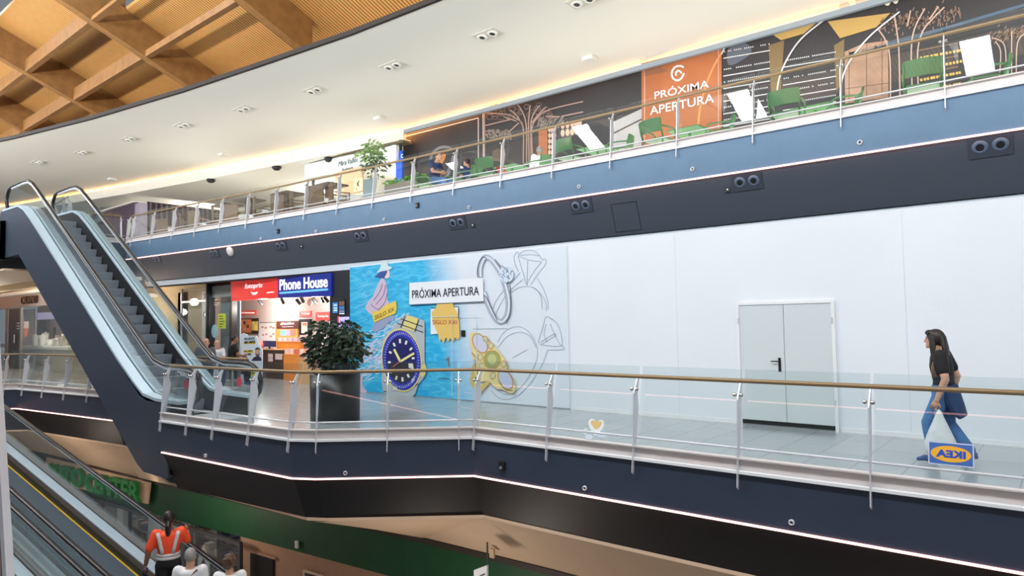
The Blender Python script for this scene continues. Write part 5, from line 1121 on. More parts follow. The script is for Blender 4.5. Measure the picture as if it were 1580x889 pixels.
for i, (q0, q1, lab) in enumerate((((252, 302.5), (301, 289), 'white linear pendant lamp over the left part of the cafe'), ((333, 285), (366, 296.5), 'pale linear pendant bar over the middle of the cafe'))):
    yy = 15.5
    a, b = aty(*q0, yy), aty(*q1, yy+ (0 if i == 0 else 1.6)); r = empty('pendant_lamp', (a+b)/2, lab, 'lamp')
    MB().bar(a, b, .16, .10).build('light_bar', mat('pendant_white_%d' % i, (240, 240, 236), .4, emit=.9 if i == 0 else .05), r)
    for t in (.2, .8):
        c = a.lerp(b, t); MB().tube([c, (c.x, c.y, 8.03)], .008, 6).build('cord', M['grey'], r)
for i, (x, y) in enumerate(((325.5, 277.5), (521, 238), (427, 258))):
    p = atz(x, y, 8.0) if i != 1 else atz(508, 245, 7.98)
    tag(MB().lathe([(0, 0), (.16, 0), (.19, -.05), (.12, -.14), (0, -.17)], p+Vector((0, 0, .03)), 16).build('ceiling_camera', M['black'], smooth=True), ('small black dome camera on the cafe ceiling', 'black dome camera by the beam over the white cafe sign', 'black dome camera on the recessed ceiling left of the white sign')[i], 'camera')
# ---------------------------------------------------------------- people
def remesh(mb, name, m, vox, parent, smooth_it=4):
    me = bpy.data.meshes.new(name); me.from_pydata([tuple(v) for v in mb.v], [], mb.f)
    bm = bmesh.new(); bm.from_mesh(me); bmesh.ops.recalc_face_normals(bm, faces=bm.faces); bm.to_mesh(me); bm.free()
    o = bpy.data.objects.new(name, me); COL.objects.link(o)
    r = o.modifiers.new('r', 'REMESH'); r.mode = 'VOXEL'; r.voxel_size = vox
    s = o.modifiers.new('s', 'SMOOTH'); s.factor = .5; s.iterations = smooth_it
    dg = bpy.context.evaluated_depsgraph_get(); dg.update(); me2 = bpy.data.meshes.new_from_object(o.evaluated_get(dg))
    bpy.data.objects.remove(o); bpy.data.meshes.remove(me)
    me2.name = name; me2.materials.clear(); me2.materials.append(m)
    for p in me2.polygons: p.use_smooth = True
    q = bpy.data.objects.new(name, me2); COL.objects.link(q)
    if parent is not None: q.parent = parent
    return q
def limb(mb, pts, rs, n=12, lat=None, flat=1.0):
    """tapered tube with ball ends; pts joints, rs radii"""
    P = [Vector(p) for p in pts]; out = []; R = []
    for i in range(len(P)-1):
        for k in range(4):
            t = k/4; out.append(P[i].lerp(P[i+1], t)); R.append(rs[i]+(rs[i+1]-rs[i])*t)
    out.append(P[-1]); R.append(rs[-1]); mb.tube(out, R, n, lat=lat, flat=flat)
    for p, r in zip(P, rs): mb.sph(p, r*.98, 10, 8)
    return mb
def hand(mb, wrist, elbow, side, curl=.5, s=1.0, up=None):
    """palm, four bent fingers of unequal length and a thumb leaving the side of the palm"""
    w = Vector(wrist); d = (w-Vector(elbow)).normalized(); u = Vector(up) if up else Vector((0, side, 0)); u = (u-d*u.dot(d)).normalized()   # u: back of hand
    x = d.cross(u).normalized()                                             # across the knuckles
    palm = MB(); mb.tube([w-d*.01, w+d*.04*s, w+d*.085*s], [(.027*s, .019*s), (.040*s, .017*s), (.038*s, .014*s)], 10, lat=x)
    for i, (off, L) in enumerate(((-.029, .068), (-.010, .076), (.010, .072), (.028, .058))):
        a = w+d*.082*s+x*off*s; b = a+(d*cos(curl*.6)-u*sin(curl*.6))*L*.45*s; c = b+(d*cos(curl*1.6)-u*sin(curl*1.6))*L*.32*s; e = c+(d*cos(curl*2.4)-u*sin(curl*2.4))*L*.26*s
        mb.tube([a, b, c, e], [.0095*s, .009*s, .008*s, .006*s], 7)
    a = w+d*.025*s-x*.034*s; b = a-x*.022*s+d*.028*s-u*.012*s; c = b+d*.032*s-u*.014*s+x*.004*s
    mb.tube([a, b, c], [.012*s, .0105*s, .008*s], 7)
JN = dict(pelvis=(0, 0, .53), waist=(0, 0, .615), chest=(0, 0, .725), neck=(-.005, 0, .825), head=(.008, 0, .925),
          sL=(0, .105, .80), sR=(0, -.105, .80), eL=(-.01, .135, .635), eR=(-.01, -.135, .635), wL=(.02, .14, .49), wR=(.02, -.14, .49),
          hL=(0, .052, .515), hR=(0, -.052, .515), kL=(.012, .056, .285), kR=(.012, -.056, .285), aL=(-.01, .056, .045), aR=(-.01, -.056, .045), look=0.0)
def person(label, loc, heading, Hh, J={}, skin='skin', top='twhite', bottom='denim', hair='hairb', hairstyle='short', sleeve=.55, build=1.0, female=False, shoes='shoe', vox=.014, curl=.5, extras=None, name='person', legs_to=1.0, bald=False):
    j = dict(JN); j.update(J); V = {k: Vector(v)*Hh for k, v in j.items() if k != 'look'}
    r = empty(name, (0, 0, 0)); tag(r, label, 'person'); g = Hh*build; q = Hh
    lat = (V['sL']-V['sR']).normalized(); lath = (V['hL']-V['hR']).normalized()
    sw = .118 if not female else .104
    def torso(mb, inf, top_=1.0):
        w1, w2, w3, w4 = (.098, .083, .108, .10) if not female else (.104, .074, .096, .088)
        pts = [V['pelvis']-(V['waist']-V['pelvis'])*.35, V['pelvis'], V['waist'], V['waist'].lerp(V['chest'], .55), V['chest'], V['neck'].lerp(V['chest'], .28), V['neck']-(V['neck']-V['chest'])*.06]
        ra = [w1*.9, w1, w2, (w2+w3)/2, w3, w3*.92, .045]; rb = [.066, .07, .062, .068, .072, .062, .04]
        mb.tube(pts, [(a*g+inf, b*g+inf) for a, b in zip(ra, rb)], 16, lat=lat)
        for s in 'LR': limb(mb, [V['chest'].lerp(V['s'+s], .55), V['s'+s]], [.05*g+inf, .041*g+inf])
    b = MB(); torso(b, 0)
    limb(b, [V['neck']-(V['neck']-V['chest'])*.1, V['head']-Vector((.004, 0, .04))*q], [.037*q, .034*q])
    for s in 'LR':
        limb(b, [V['s'+s], V['e'+s], V['w'+s]], [.036*g, .027*g, .018*q])
        limb(b, [V['h'+s], V['k'+s], V['k'+s].lerp(V['a'+s], .35), V['a'+s]], [.056*g, .036*g, .036*g, .021*q])
        d = V['a'+s]; f = (V['toe'+s] if 'toe'+s in V else d+Vector((.10, 0, -.03))*q)
        b.tube([d+Vector((-.025, 0, -.02))*q, d.lerp(f, .5), f], [(.024*q, .02*q), (.028*q, .02*q), (.022*q, .012*q)], 10, lat=lath)
    hc = V['head']; rotz = Matrix.Rotation(j['look'], 3, 'Z')
    def hp(x, y, z): return hc + rotz @ (Vector((x, y, z))*q)
    b.sph(hc, (.056*q, .045*q, .066*q), 18, 14, rotz); b.sph(hp(.012, 0, -.03), (.043*q, .036*q, .042*q), 14, 10, rotz)      # skull and jaw
    b.sph(hp(.060, 0, -.012), (.012*q, .009*q, .015*q), 10, 8, rotz); b.sph(hp(.045, 0, -.055), (.018*q, .018*q, .014*q), 10, 8, rotz)   # nose, chin
    for s in (-1, 1): b.sph(hp(-.004, s*.046, -.012), (.012*q, .007*q, .018*q), 10, 8, rotz)                                 # ears
    body = remesh(b, 'body', M[skin], vox*.72, r, 3)
    ex = MB()
    for s in 'LR': hand(ex, V['w'+s], V['e'+s], 1 if s == 'L' else -1, j.get('curl'+s, curl), q/1.68, j.get('up'+s))
    hm = ex.build('hands', M[skin], None, True)
    bmj = bmesh.new(); bmj.from_mesh(body.data); bmj.from_mesh(hm.data)
    ey = MB(); me_ = []
    n0 = len(bmj.faces)
    for s in (-1, 1): ey.sph(hp(.049, s*.019, .008), (.007*q, .0075*q, .0055*q), 8, 6, rotz)
    ey.sph(hp(.053, 0, -.038), (.006*q, .016*q, .0035*q), 8, 6, rotz)
    for s in (-1, 1): ey.sph(hp(.0505, s*.019, .020), (.005*q, .011*q, .0025*q), 8, 6, rotz)
    t = ey.build('face', M['eye'], None, True); bmj.from_mesh(t.data); bmj.faces.ensure_lookup_table()
    nf = len(t.data.polygons)//5
    for i, f in enumerate(bmj.faces[n0:]): f.material_index = 2 if 2*nf <= i < 3*nf else 1
    bmj.to_mesh(body.data); bmj.free(); body.data.materials.append(M['eye']); body.data.materials.append(M['lip'])
    for p in body.data.polygons: p.use_smooth = True
    for o in (hm, t): bpy.data.objects.remove(o)
    # clothes
    c = MB(); torso(c, .012)
    for s in 'LR':
        if sleeve > 0:
            e = V['s'+s].lerp(V['e'+s], min(1, sleeve)); pts = [V['s'+s], e]; rr = [.042*g+.008, .036*g+.010]
            if sleeve > 1: pts = [V['s'+s], V['e'+s], V['e'+s].lerp(V['w'+s], sleeve-1)]; rr = [.042*g+.008, .032*g+.008, .024*g+.008]
            limb(c, pts, rr)
    remesh(c, 'shirt', M[top], vox, r, 5)
    c = MB(); pts = [V['pelvis']-(V['waist']-V['pelvis'])*.4, V['pelvis'], V['pelvis'].lerp(V['waist'], .62)]
    w = .104 if female else .098
    c.tube(pts, [(w*g+.014, .072*g+.014), (w*g+.016, .074*g+.016), (w*.86*g+.018, .066*g+.018)], 16, lat=lath)
    for s in 'LR': limb(c, [V['h'+s], V['k'+s], V['k'+s].lerp(V['a'+s], .9*legs_to)], [.058*g+.012, .043*g+.012, .034*g+.012])
    remesh(c, 'trousers', M[bottom], vox, r, 5)
    for s in 'LR':
        d = V['a'+s]; f = (V['toe'+s] if 'toe'+s in V else d+Vector((.10, 0, -.03))*q); c = MB()
        c.tube([d+Vector((-.032, 0, -.012))*q, d+Vector((.0, 0, -.018))*q, d.lerp(f, .6), f+(f-d)*.12], [(.024*q, .024*q), (.030*q, .028*q), (.032*q, .022*q), (.022*q, .012*q)], 12, lat=lath)
        remesh(c, 'shoe', M[shoes], vox*.7, r, 2)
    # hair
    c = MB()
    if hairstyle == 'short':
        c.sph(hp(-.010, 0, .012), (.056*q, .049*q, .064*q), 18, 14, rotz)
    elif hairstyle == 'fringe':
        c.sph(hp(-.012, 0, -.006), (.058*q, .051*q, .058*q), 18, 14, rotz)
    elif hairstyle == 'ponytail':
        c.sph(hp(-.010, 0, .012), (.060*q, .052*q, .066*q), 18, 14, rotz); c.tube([hp(-.05, 0, -.01), hp(-.078, 0, -.05), hp(-.07, 0, -.12), hp(-.06, 0, -.16)], [.022*q, .028*q, .022*q, .008*q], 10)
    elif hairstyle == 'curly':
        rnd = random.Random(4)
        c.sph(hp(-.012, 0, .010), (.060*q, .056*q, .066*q), 16, 12, rotz)
        for k in range(60):
            d = Vector((rnd.gauss(-.3, 1), rnd.gauss(0, 1), rnd.gauss(.2, 1))).normalized()
            if d.x > .55: continue
            c.sph(hp(-.012+d.x*.058, d.y*.056, .008+d.z*.066), .014*q, 8, 6)
    elif hairstyle == 'long':
        c.sph(hp(-.010, 0, .010), (.062*q, .054*q, .068*q), 18, 14, rotz)
        c.sph(hp(.030, 0, .048), (.032*q, .044*q, .024*q), 12, 8, rotz)
        for s in (-1, 1):
            c.tube([hp(.010, s*.044, .03), hp(.006, s*.054, -.04), hp(-.005, s*.062, -.12), hp(.012, s*.066, -.20), hp(.018, s*.064, -.26)], [.020*q, .024*q, .027*q, .022*q, .006*q], 10)
        c.tube([hp(-.045, 0, .02), hp(-.060, 0, -.06), hp(-.070, 0, -.14), hp(-.060, 0, -.22), hp(-.05, 0, -.27)], [(.04*q, .03*q), (.058*q, .03*q), (.066*q, .028*q), (.052*q, .02*q), (.02*q, .008*q)], 12, lat=rotz @ Vector((0, 1, 0)))
    if not bald:
        remesh(c, 'hair', M[hair], .009, r, 2)
    if extras: extras(r, V, q, hp)
    r.location = loc; r.rotation_euler = (0, 0, radians(heading)); return r
# woman walking along the gallery with a white carrier bag (heading towards -x)
def woman_x(r, V, q, hp):
    c = MB()                                                      # denim jacket tied round the waist, hanging behind
    c.tube([V['pelvis']+Vector((-.02, 0, .07)), V['pelvis']+Vector((-.05, 0, -.04)), V['pelvis']+Vector((-.13, .0, -.20)), V['pelvis']+Vector((-.19, .0, -.30))], [(.17, .13), (.20, .13), (.20, .09), (.18, .05)], 14, lat=(0, 1, 0))
    remesh(c, 'tied_jacket', M['denimd'], .012, r, 4)
    c = MB(); rnd = random.Random(2)                              # lighter lengths of hair
    for s in (-1, 1):
        for k in range(5):
            o = .012*k
            c.tube([hp(.004-o, s*.066, -.05), hp(-.008-o, s*.082, -.13), hp(.010-o, s*.084, -.20), hp(.016-o*.8, s*.078, -.28)], [.006*q, .009*q, .008*q, .003*q], 7)
    c.build('hair_lengths', mat('balayage_hair', (150, 122, 98), .5), r, True)
lp = atz(1462, 716, 0)
JW = dict(eL=(-.03, .145, .63), wL=(.03, .150, .475), eR=(-.07, -.13, .64), wR=(-.03, -.13, .50), neck=(.012, 0, .822), head=(.045, 0, .918), chest=(.01, 0, .72), kL=(.10, .056, .30), aL=(.075, .056, .055), toeL=(.175, .056, .028), kR=(-.01, -.056, .29), aR=(-.15, -.056, .085), toeR=(-.085, -.056, .012))
w = person('woman in black T-shirt and jeans walking left before the white wall, carrying a white bag', (lp.x, lp.y, 0), 180, 1.67, JW, top='tblack', bottom='denim', hair='hairb', hairstyle='long', female=True, sleeve=.62, extras=woman_x, curl=1.15, vox=.011)
# carrier bag: hangs from her left hand (camera side)
hw_ = Matrix.Rotation(radians(180), 4, 'Z') @ (Vector(JW['wL'])*1.67); hx_ = Vector((lp.x+hw_.x, lp.y+hw_.y, hw_.z-.115))
bgt = empty('carrier_bag', (hx_.x, hx_.y, hx_.z-.5), 'white plastic carrier bag hanging from the walking woman\'s hand', 'bag')
mb = MB(); prof = [(.0, .020, .02), (-.10, .05, .03), (-.22, .10, .06), (-.34, .155, .085), (-.46, .19, .095), (-.52, .18, .09), (-.55, .12, .06)]
rg = []
rnd = random.Random(9)
for z, a, b2 in prof: rg.append([Vector((hx_.x+.02+a*cos(2*pi*k/18)*(1+rnd.uniform(-.05, .05)), hx_.y+b2*sin(2*pi*k/18)*(1+rnd.uniform(-.12, .12)), hx_.z+.02+z)) for k in range(18)])
vs = [v for q in rg for v in q]; n = 18
fs = [(i*n+k, i*n+(k+1) % n, (i+1)*n+(k+1) % n, (i+1)*n+k) for i in range(len(rg)-1) for k in range(n)]+[tuple(range(n)), tuple(range((len(rg)-1)*n, len(rg)*n))]
o = mb.add(vs, fs).build('bag_body', M['bag'], bgt, True); ss = o.modifiers.new('s', 'SUBSURF'); ss.levels = ss.render_levels = 1
MB().tube([(hx_.x-.03, hx_.y, hx_.z-.06), (hx_.x-.012, hx_.y-.012, hx_.z+.03), (hx_.x+.02, hx_.y, hx_.z-.06)], .007).build('bag_handle', M['bag'], bgt, True)
# three people on the moving walkway
def vest_x(r, V, q, hp):
    for a, b2 in ((V['s'+s]+Vector((0, (-.03 if s == 'L' else .03), .035)), V['waist'].lerp(V['chest'], .1)+Vector((0, (.07 if s == 'L' else -.07), 0))) for s in 'LR'):
        for sg in (-1, 1):
            mb = MB(); pts = [a.lerp(b2, t)+Vector((sg*(.118 if t > .3 else .10), 0, 0)) for t in (0, .25, .5, .75, 1)]
            mb.tube(pts, [(.028, .012)]*5, 8, lat=(0, 1, 0)).build('reflective_strip', M['reflect'], r, True)
    for k, t in enumerate((.05, .55)):
        c = V['pelvis'].lerp(V['chest'], .25+.3*t); mb = MB()
        ring = [c+Vector((.137*cos(u*2*pi/24), .166*sin(u*2*pi/24), 0)) for u in range(25)]
        mb.tube(ring, [(.006, .026)]*25, 6).build('reflective_band', M['reflect'], r, True)
    MB().bar(V['wL']+Vector((0, 0, -.06)), V['wL']+Vector((.16, .03, -.20)), .07, .05).build('tool_pouch', M['tblue'], r)
tn = U3.copy()
hd = math.degrees(atan2(U3.y, U3.x))
p1 = cs(0.0, -.02, 0)
person('person in orange hi-vis vest and black trousers standing on the moving walkway, seen from behind', p1, 152, 1.70, dict(eL=(-.01, .165, .65), wL=(.03, .19, .52), eR=(.06, -.16, .68), wR=(.17, -.15, .74)), skin='skin2', top='orange', bottom='tblack', hair='hairb', hairstyle='ponytail', sleeve=.8, extras=vest_x, shoes='black', build=.95)
def strap_x(r, V, q, hp):
    MB().tube([V['sR']+Vector((-.085, .05, .03)), V['chest']+Vector((-.125, .03, 0)), V['waist']+Vector((-.11, -.06, 0))], .012).build('bag_strap', mat('strap_brown', (110, 62, 44), .6), r, True)
p2 = cs(-1.03, -.27, 0); p3 = cs(-1.42, .12, 0)
person('grey-haired person in white T-shirt with brown bag strap on the moving walkway', p2, 138, 1.62, skin='skin', top='twhite', bottom='tgrey', hair='hairg', hairstyle='short', extras=strap_x)
person('person with curly brown hair and white top, lowest on the moving walkway', p3, 140, 1.58, skin='skin', top='twhite', bottom='denimd', hair='hairc', hairstyle='curly', female=True)
# group on the gallery left of the phone shop, seated on a bench
SIT = dict(pelvis=(0, 0, .40), waist=(-.005, 0, .485), chest=(.0, 0, .595), neck=(.01, 0, .695), head=(.03, 0, .795), sL=(0, .105, .67), sR=(0, -.105, .67), eL=(.06, .13, .52), eR=(.06, -.13, .52), wL=(.17, .06, .50), wR=(.17, -.06, .50),
           hL=(0, .055, .385), hR=(0, -.055, .385), kL=(.24, .065, .37), kR=(.24, -.065, .37), aL=(.24, .06, .05), aR=(.24, -.06, .05))
def stool(p, h, label):
    r = empty('stool', (p.x, p.y, p.z), label, 'stool')
    MB().lathe([(0, h-.06), (.19, h-.06), (.2, h-.01), (0, h)], p, 18).build('seat', M['black'], r); MB().lathe([(.03, .03), (.03, h-.06)], p, 10).build('column', M['steel'], r); MB().lathe([(0, 0), (.2, 0), (.18, .03), (0, .03)], p, 18).build('base', M['steel'], r)
def seated(px_, py_, Y, hh, head, label, st, **k):
    q = aty(px_, py_, Y); p = Vector((q.x, Y, 0)); zs = q.z-.865*hh
    J = dict(SIT); J.update(k.pop('J', {}))
    stool(Vector((p.x, p.y, 0)), zs+.40*hh-.075*hh, st)
    return person(label, (p.x, p.y, zs), head, hh, J, **k)
seated(317, 521, 9.2, 1.74, -10, 'bald man in grey T-shirt seated left of the phone shop, holding a phone', 'black stool under the man in grey', skin='skin', top='tgrey', bottom='denimd', bald=True, curl=1.0, hair='hairg', J=dict(head=(.04, 0, .79)))
seated(334, 524.5, 9.9, 1.62, -15, 'person with brown hair and white top seated behind the man in grey', 'black stool behind the man in grey', skin='skin', top='twhite', bottom='denimd', hair='hairc', hairstyle='fringe', female=True)
q = aty(359, 515.5, 10.6)
seated(359, 516.5, 10.4, 1.76, 75, 'man in black T-shirt seated with his back turned, left of the standee', 'black stool under the man in black', skin='skin2', top='tblack', bottom='tblack', hair='hairb')
q = aty(268, 527, 11.2)
person('person with dark hair and white top far behind the escalator', (q.x, 11.2, 0), -70, q.z/.995, skin='skin', top='twhite', bottom='denimd', hair='hairb', hairstyle='fringe', female=True)
# guests on the upper gallery
SITU = dict(SIT)
def guest(px_, py_, hh, zoff, head, label, **k):
    p = atz(px_, py_, ZU+.865*hh+zoff); 
    if p.y < 12.85: p = p*(12.85/p.y)
    J = dict(SIT); J.update(k.pop('J', {}))
    return person(label, (p.x, p.y, ZU+zoff), head, hh, J, **k)
guest(671, 235, 1.70, -.02, 5, 'man in navy T-shirt and jeans sitting in a green armchair on the upper gallery', skin='skin', top='tblue', bottom='denim', hair='hairc', hairstyle='short', J=dict(head=(.075, 0, .785), neck=(.03, 0, .695)))
guest(722, 244, 1.66, -.02, 185, 'person in blue seated facing left, half hidden by the rail post and bright reflection', skin='skin', top='tblue', bottom='denimd', hair='hairb', hairstyle='short')
guest(833, 224, 1.66, -.02, 150, 'person with white hair and white shirt seated on the upper gallery', skin='skin', top='twhite', bottom='denim', hair='hairg', hairstyle='fringe', sleeve=1.7, female=True)
# ---------------------------------------------------------------- twin downlights in the cream ceiling
def downpair(p, s, label, m_plate, m_ring, group, nrm=(0, 0, -1), ax=(1, 0, 0), aim=None, name='twin_downlight'):
    """plate with two tilted eyeball lamps"""
    r = empty(name, p, label, 'downlight', group); n = Vector(nrm).normalized(); a = Vector(ax); a = (a-n*a.dot(n)).normalized(); b = n.cross(a); p = Vector(p)
    c = [p+a*x*s*1.05+b*y*s*.62 for x, y in ((-1, -1), (1, -1), (1, 1), (-1, 1))]
    MB().ext(c, n*.012).build('plate', m_plate, r)
    d = Vector(aim).normalized() if aim else n
    for k in (-1, 1):
        q = p+a*k*s*.48+n*.012
        o = MB().lathe([(s*.40, 0), (s*.42, .01), (s*.38, s*.07), (s*.28, s*.12), (s*.22, s*.12), (s*.20, s*.05)], q, 18, (n+d*.25).normalized()).build('lamp', m_ring, r, True)
        MB().lathe([(0, 0), (s*.2, 0), (s*.2, .012), (0, .012)], q+(n+d*.25).normalized()*s*.06, 14, (n+d*.25).normalized()).build('lens', M['black'], o)
    return r
M['pl_w'] = mat('fitting_cream', (222, 222, 212), .5); M['rg_w'] = mat('fitting_white', (238, 238, 232), .4)
M['pl_d'] = mat('fitting_slate', (56, 62, 74), .5); M['rg_d'] = mat('fitting_blue_grey', (96, 110, 132), .45)
for i, (x, y) in enumerate(((752, 53), (606, 101), (485, 139), (376, 168), (283, 193), (201, 214), (127, 235), (60, 250), (900, 1))):
    if i == 8: lab = 'twin white downlight cut by the top edge of the picture'
    else: lab = '%s twin white downlight from the right in the cream ceiling' % ordw[i]
    downpair(atz(x, y, 8.52), .33, lab, M['pl_w'], M['rg_w'], 'twin downlights in the cream ceiling', aim=(-.1, -.8, -.3))
for i, (x, y) in enumerate(((910, 88), (586, 181), (345, 237), (173, 275))):
    p = atz(x, y, 8.52); tag(MB().box((p.x-.16, p.y-.16, 8.42), (p.x+.16, p.y+.16, 8.52)).build('ceiling_speaker', M['rg_w'], bevel=.03), '%s small square fitting from the right near the glowing ceiling edge' % ordw[i], 'ceiling fitting', 'small ceiling fittings')
# eyeball pairs in the dark soffit under the upper gallery
UPM = offpath(UPP, .12)
def on_soffit(x, y):
    """hit of a view ray with the sloping soffit"""
    d = ray(x, y); best = None
    for (x0, y0), (x1, y1) in zip(UPP, UPP[1:]):
        t = Vector((x1-x0, y1-y0, 0)).normalized(); n2 = Vector((t.y, -t.x, 0)); n = Vector((n2.x*.885, n2.y*.885, .30)).normalized()
        P0 = Vector((x0, y0, 4.495))+n2*.03; k = (P0-CAMP).dot(n)/d.dot(n); P = CAMP+d*k
        if min(x0, x1)-.05 <= P.x <= max(x0, x1)+.05: return P, -n, t
    return None
for i, (x, y) in enumerate(((1528, 225), (1153, 280), (897, 317), (706, 343.5), (557, 363.5), (434, 379), (331, 391), (242, 400))):
    h = on_soffit(x, y)
    if h: downpair(h[0]+h[1]*.004, .26, '%s pair of dark eyeball lamps from the right in the slate soffit' % ordw[i], M['pl_d'], M['rg_d'], 'eyeball lamp pairs in the slate soffit', h[1], h[2], (0, -.3, -1), 'eyeball_lamp_pair')
h = on_soffit(356, 388); tag(MB().lathe([(0, 0), (.16, 0), (.16, .05), (.1, .09), (0, .1)], h[0], 18, h[1]).build('siren', M['rg_w'], smooth=True), 'round white disc on the dark soffit above the red shop sign', 'alarm')
for i, (x, y) in enumerate(((730, 347), (466, 380), (1123, 292))):
    h = on_soffit(x, y); r = empty('soffit_sensor', h[0], '%s tiny square sensor from the left on the slate soffit' % ('middle', 'first', 'last')[i], 'sensor', 'tiny soffit sensors')
    MB().ext([h[0]+h[2]*a*.05+Vector((0, 0, 1))*b*.05 for a, b in ((-1, -1), (1, -1), (1, 1), (-1, 1))], h[1]*.02).build('case', M['black'], r)
    MB().sph(h[0]+h[1]*.025, .014, 8, 6).build('light', emis('sensor_light_%d' % i, (220, 240, 230), 1.5), r)
ap = on_soffit(966, 335)
MBp = MB(); P, N, T = ap; U_ = N.cross(T)
for a0, a1, b0, b1 in ((-.3, .3, .29, .3), (-.3, -.29, -.3, .3), (.29, .3, -.3, .3), (-.3, .3, -.3, -.29)): MBp.ext([P+T*a+U_*b for a, b in ((a0, b0), (a1, b0), (a1, b1), (a0, b1))], N*.004)
tag(MBp.build('access_panel_frame', M['black']), 'thin square access panel outline on the slate soffit right of the third lamp pair', 'access panel')
# round studs on the fascias
def stud(p, n, r_, label, m, group):
    r = empty('fascia_stud', p, label, 'fitting', group)
    MB().lathe([(0, 0), (r_, 0), (r_*.9, .03), (r_*.5, .03), (r_*.45, .015), (0, .015)], p, 14, n).build('ring', m, r, True)
    MB().lathe([(0, 0), (r_*.45, 0), (r_*.45, .02), (0, .02)], Vector(p), 10, n).build('core', M['black'], r); return r
def on_path(path, x, y, zr=None):
    d = ray(x, y)
    for (x0, y0), (x1, y1) in zip(path, path[1:]):
        t = Vector((x1-x0, y1-y0, 0)).normalized(); n2 = Vector((t.y, -t.x, 0)); k = (Vector((x0, y0, 0))-Vector((0, 0, 0))).dot(n2)/Vector((d.x, d.y, 0)).dot(n2); P = CAMP+d*k
        if min(x0, x1)-1e-3 <= P.x <= max(x0, x1)+1e-3: return P, -n2
    return None
for i, (x, y) in enumerate(((1327, 220), (1069, 261), (894, 288), (724, 320), (593, 338.5), (488, 357), (403, 368))):
    h = on_path(UPP, x, y); 
    if h: stud(h[0], h[1], .045, '%s small round stud from the right low on the blue upper fascia' % ordw[i], M['steel'], 'studs on the upper fascia')
for i, (x, y) in enumerate(((1222, 806), (903, 753), (533, 730), (318, 703))):
    h = on_path(LOW, x, y)
    if h: stud(h[0], h[1], .035, '%s small round stud from the right low on the navy near fascia' % ordw[i], M['steel'], 'studs on the near fascia')
for x, y, path, lab in ((776, 719, LOW, 'small black box on the navy near fascia, right of the corner'), (645, 317, UPP, 'small dark box on the blue upper fascia below the planter box'), (430, 357, UPP, 'small dark box on the blue upper fascia below the cafe chairs')):
    h = on_path(path, x, y); P, n = h; t = Vector((-n.y, n.x, 0))
    r = empty('junction_box', P, lab, 'box'); MB().ext([P+t*a*.05+Vector((0, 0, b*.07)) for a, b in ((-1, -1), (1, -1), (1, 1), (-1, 1))], n*.05).build('case', M['black'], r, bevel=.008)
    MB().lathe([(0, 0), (.025, 0), (.02, .02), (0, .02)], P+n*.05+Vector((0, 0, -.02)), 10, n).build('lens', M['grey'], r)
# ---------------------------------------------------------------- planter with a dark ficus in the bay
px0 = Vector((-11.05, 7.98, 0))
fp = empty('potted_ficus', px0, 'dark leafy ficus in a tall black cylindrical pot in front of the advert', 'potted plant')
MB().lathe([(0, 0), (.46, 0), (.475, .9), (.44, .9), (.43, .84), (0, .84)], px0, 32).build('pot', mat('pot_black', (26, 28, 30), .35), fp, True)
MB().lathe([(0, .80), (.43, .80), (.43, .85), (0, .85)], px0, 24).build('soil', mat('soil_pebbles', (92, 88, 82), .9, noise=.4, nscale=30), fp)
for k in range(3):
    a = 2*pi*k/3; MB().tube([px0+Vector((.06*cos(a), .06*sin(a), .82)), px0+Vector((.12*cos(a), .1*sin(a), 1.15)), px0+Vector((.3*cos(a), .22*sin(a), 1.6))], [.022, .016, .008]).build('stem', M['bark'], fp, True)
mb = MB()
for c, rad, n, sd in (((-.05, 0, 1.52), (.62, .5, .34), 620, 1), ((.28, 0, 1.28), (.5, .4, .26), 320, 2), ((-.3, 0, 1.22), (.42, .38, .24), 260, 3), ((.0, 0, 1.80), (.5, .4, .16), 180, 4), ((.55, 0, 1.5), (.28, .3, .35), 150, 6), ((.1, 0, 1.02), (.3, .3, .18), 150, 7)):
    foliage(mb, px0+Vector(c), rad, n, .13, sd)
mb.build('foliage', mat('ficus_leaf', (44, 62, 46), .42, noise=.45, nscale=7), fp)
# ---------------------------------------------------------------- stickers on the near glass
def glassframe(path, lean, x, y):
    """point, right vector, up vector on the outer face of the leaning glass hit by the view ray"""
    d = ray(x, y)
    for (x0, y0), (x1, y1) in zip(path, path[1:]):
        t = Vector((x1-x0, y1-y0, 0)).normalized(); n2 = Vector((t.y, -t.x, 0)); P0 = Vector((x0, y0, .22))+n2*.015; upv = (Vector((0, 0, 1))+n2*lean).normalized(); n = t.cross(upv)
        k = (P0-CAMP).dot(n)/d.dot(n); P = CAMP+d*k
        if min(x0, x1) <= P.x <= max(x0, x1): return P, -t, upv, (-n if n.y > 0 else n)
P, Rr, Uu, Nn = glassframe(LOW, .215, 1467, 701)
wS, hS = .36, .20
sk_ = empty('glass_sticker', P, 'mirrored blue sticker with yellow oval on the near glass at the woman\'s feet', 'sticker')
def gq(a, b, l): return P+Rr*a+Uu*b+Nn*(.004+.0015*l)
def gpoly(name, pts, l, m): return MB().ext([gq(a, b, l) for a, b in pts], Nn*.001).build(name, m, sk_)
gpoly('sticker_border', [(-wS/2-.012, -hS/2-.012), (wS/2+.012, -hS/2-.012), (wS/2+.012, hS/2+.012), (-wS/2-.012, hS/2+.012)], 0, mat('sticker_pale', (196, 206, 228), .4))
gpoly('sticker_field', [(-wS/2, -hS/2), (wS/2, -hS/2), (wS/2, hS/2), (-wS/2, hS/2)], 1, mat('sticker_blue', (66, 106, 178), .4))
gpoly('yellow_oval', [(.17*cos(2*pi*k/36), .078*sin(2*pi*k/36)) for k in range(36)], 2, mat('sticker_yellow', (240, 176, 54), .4))
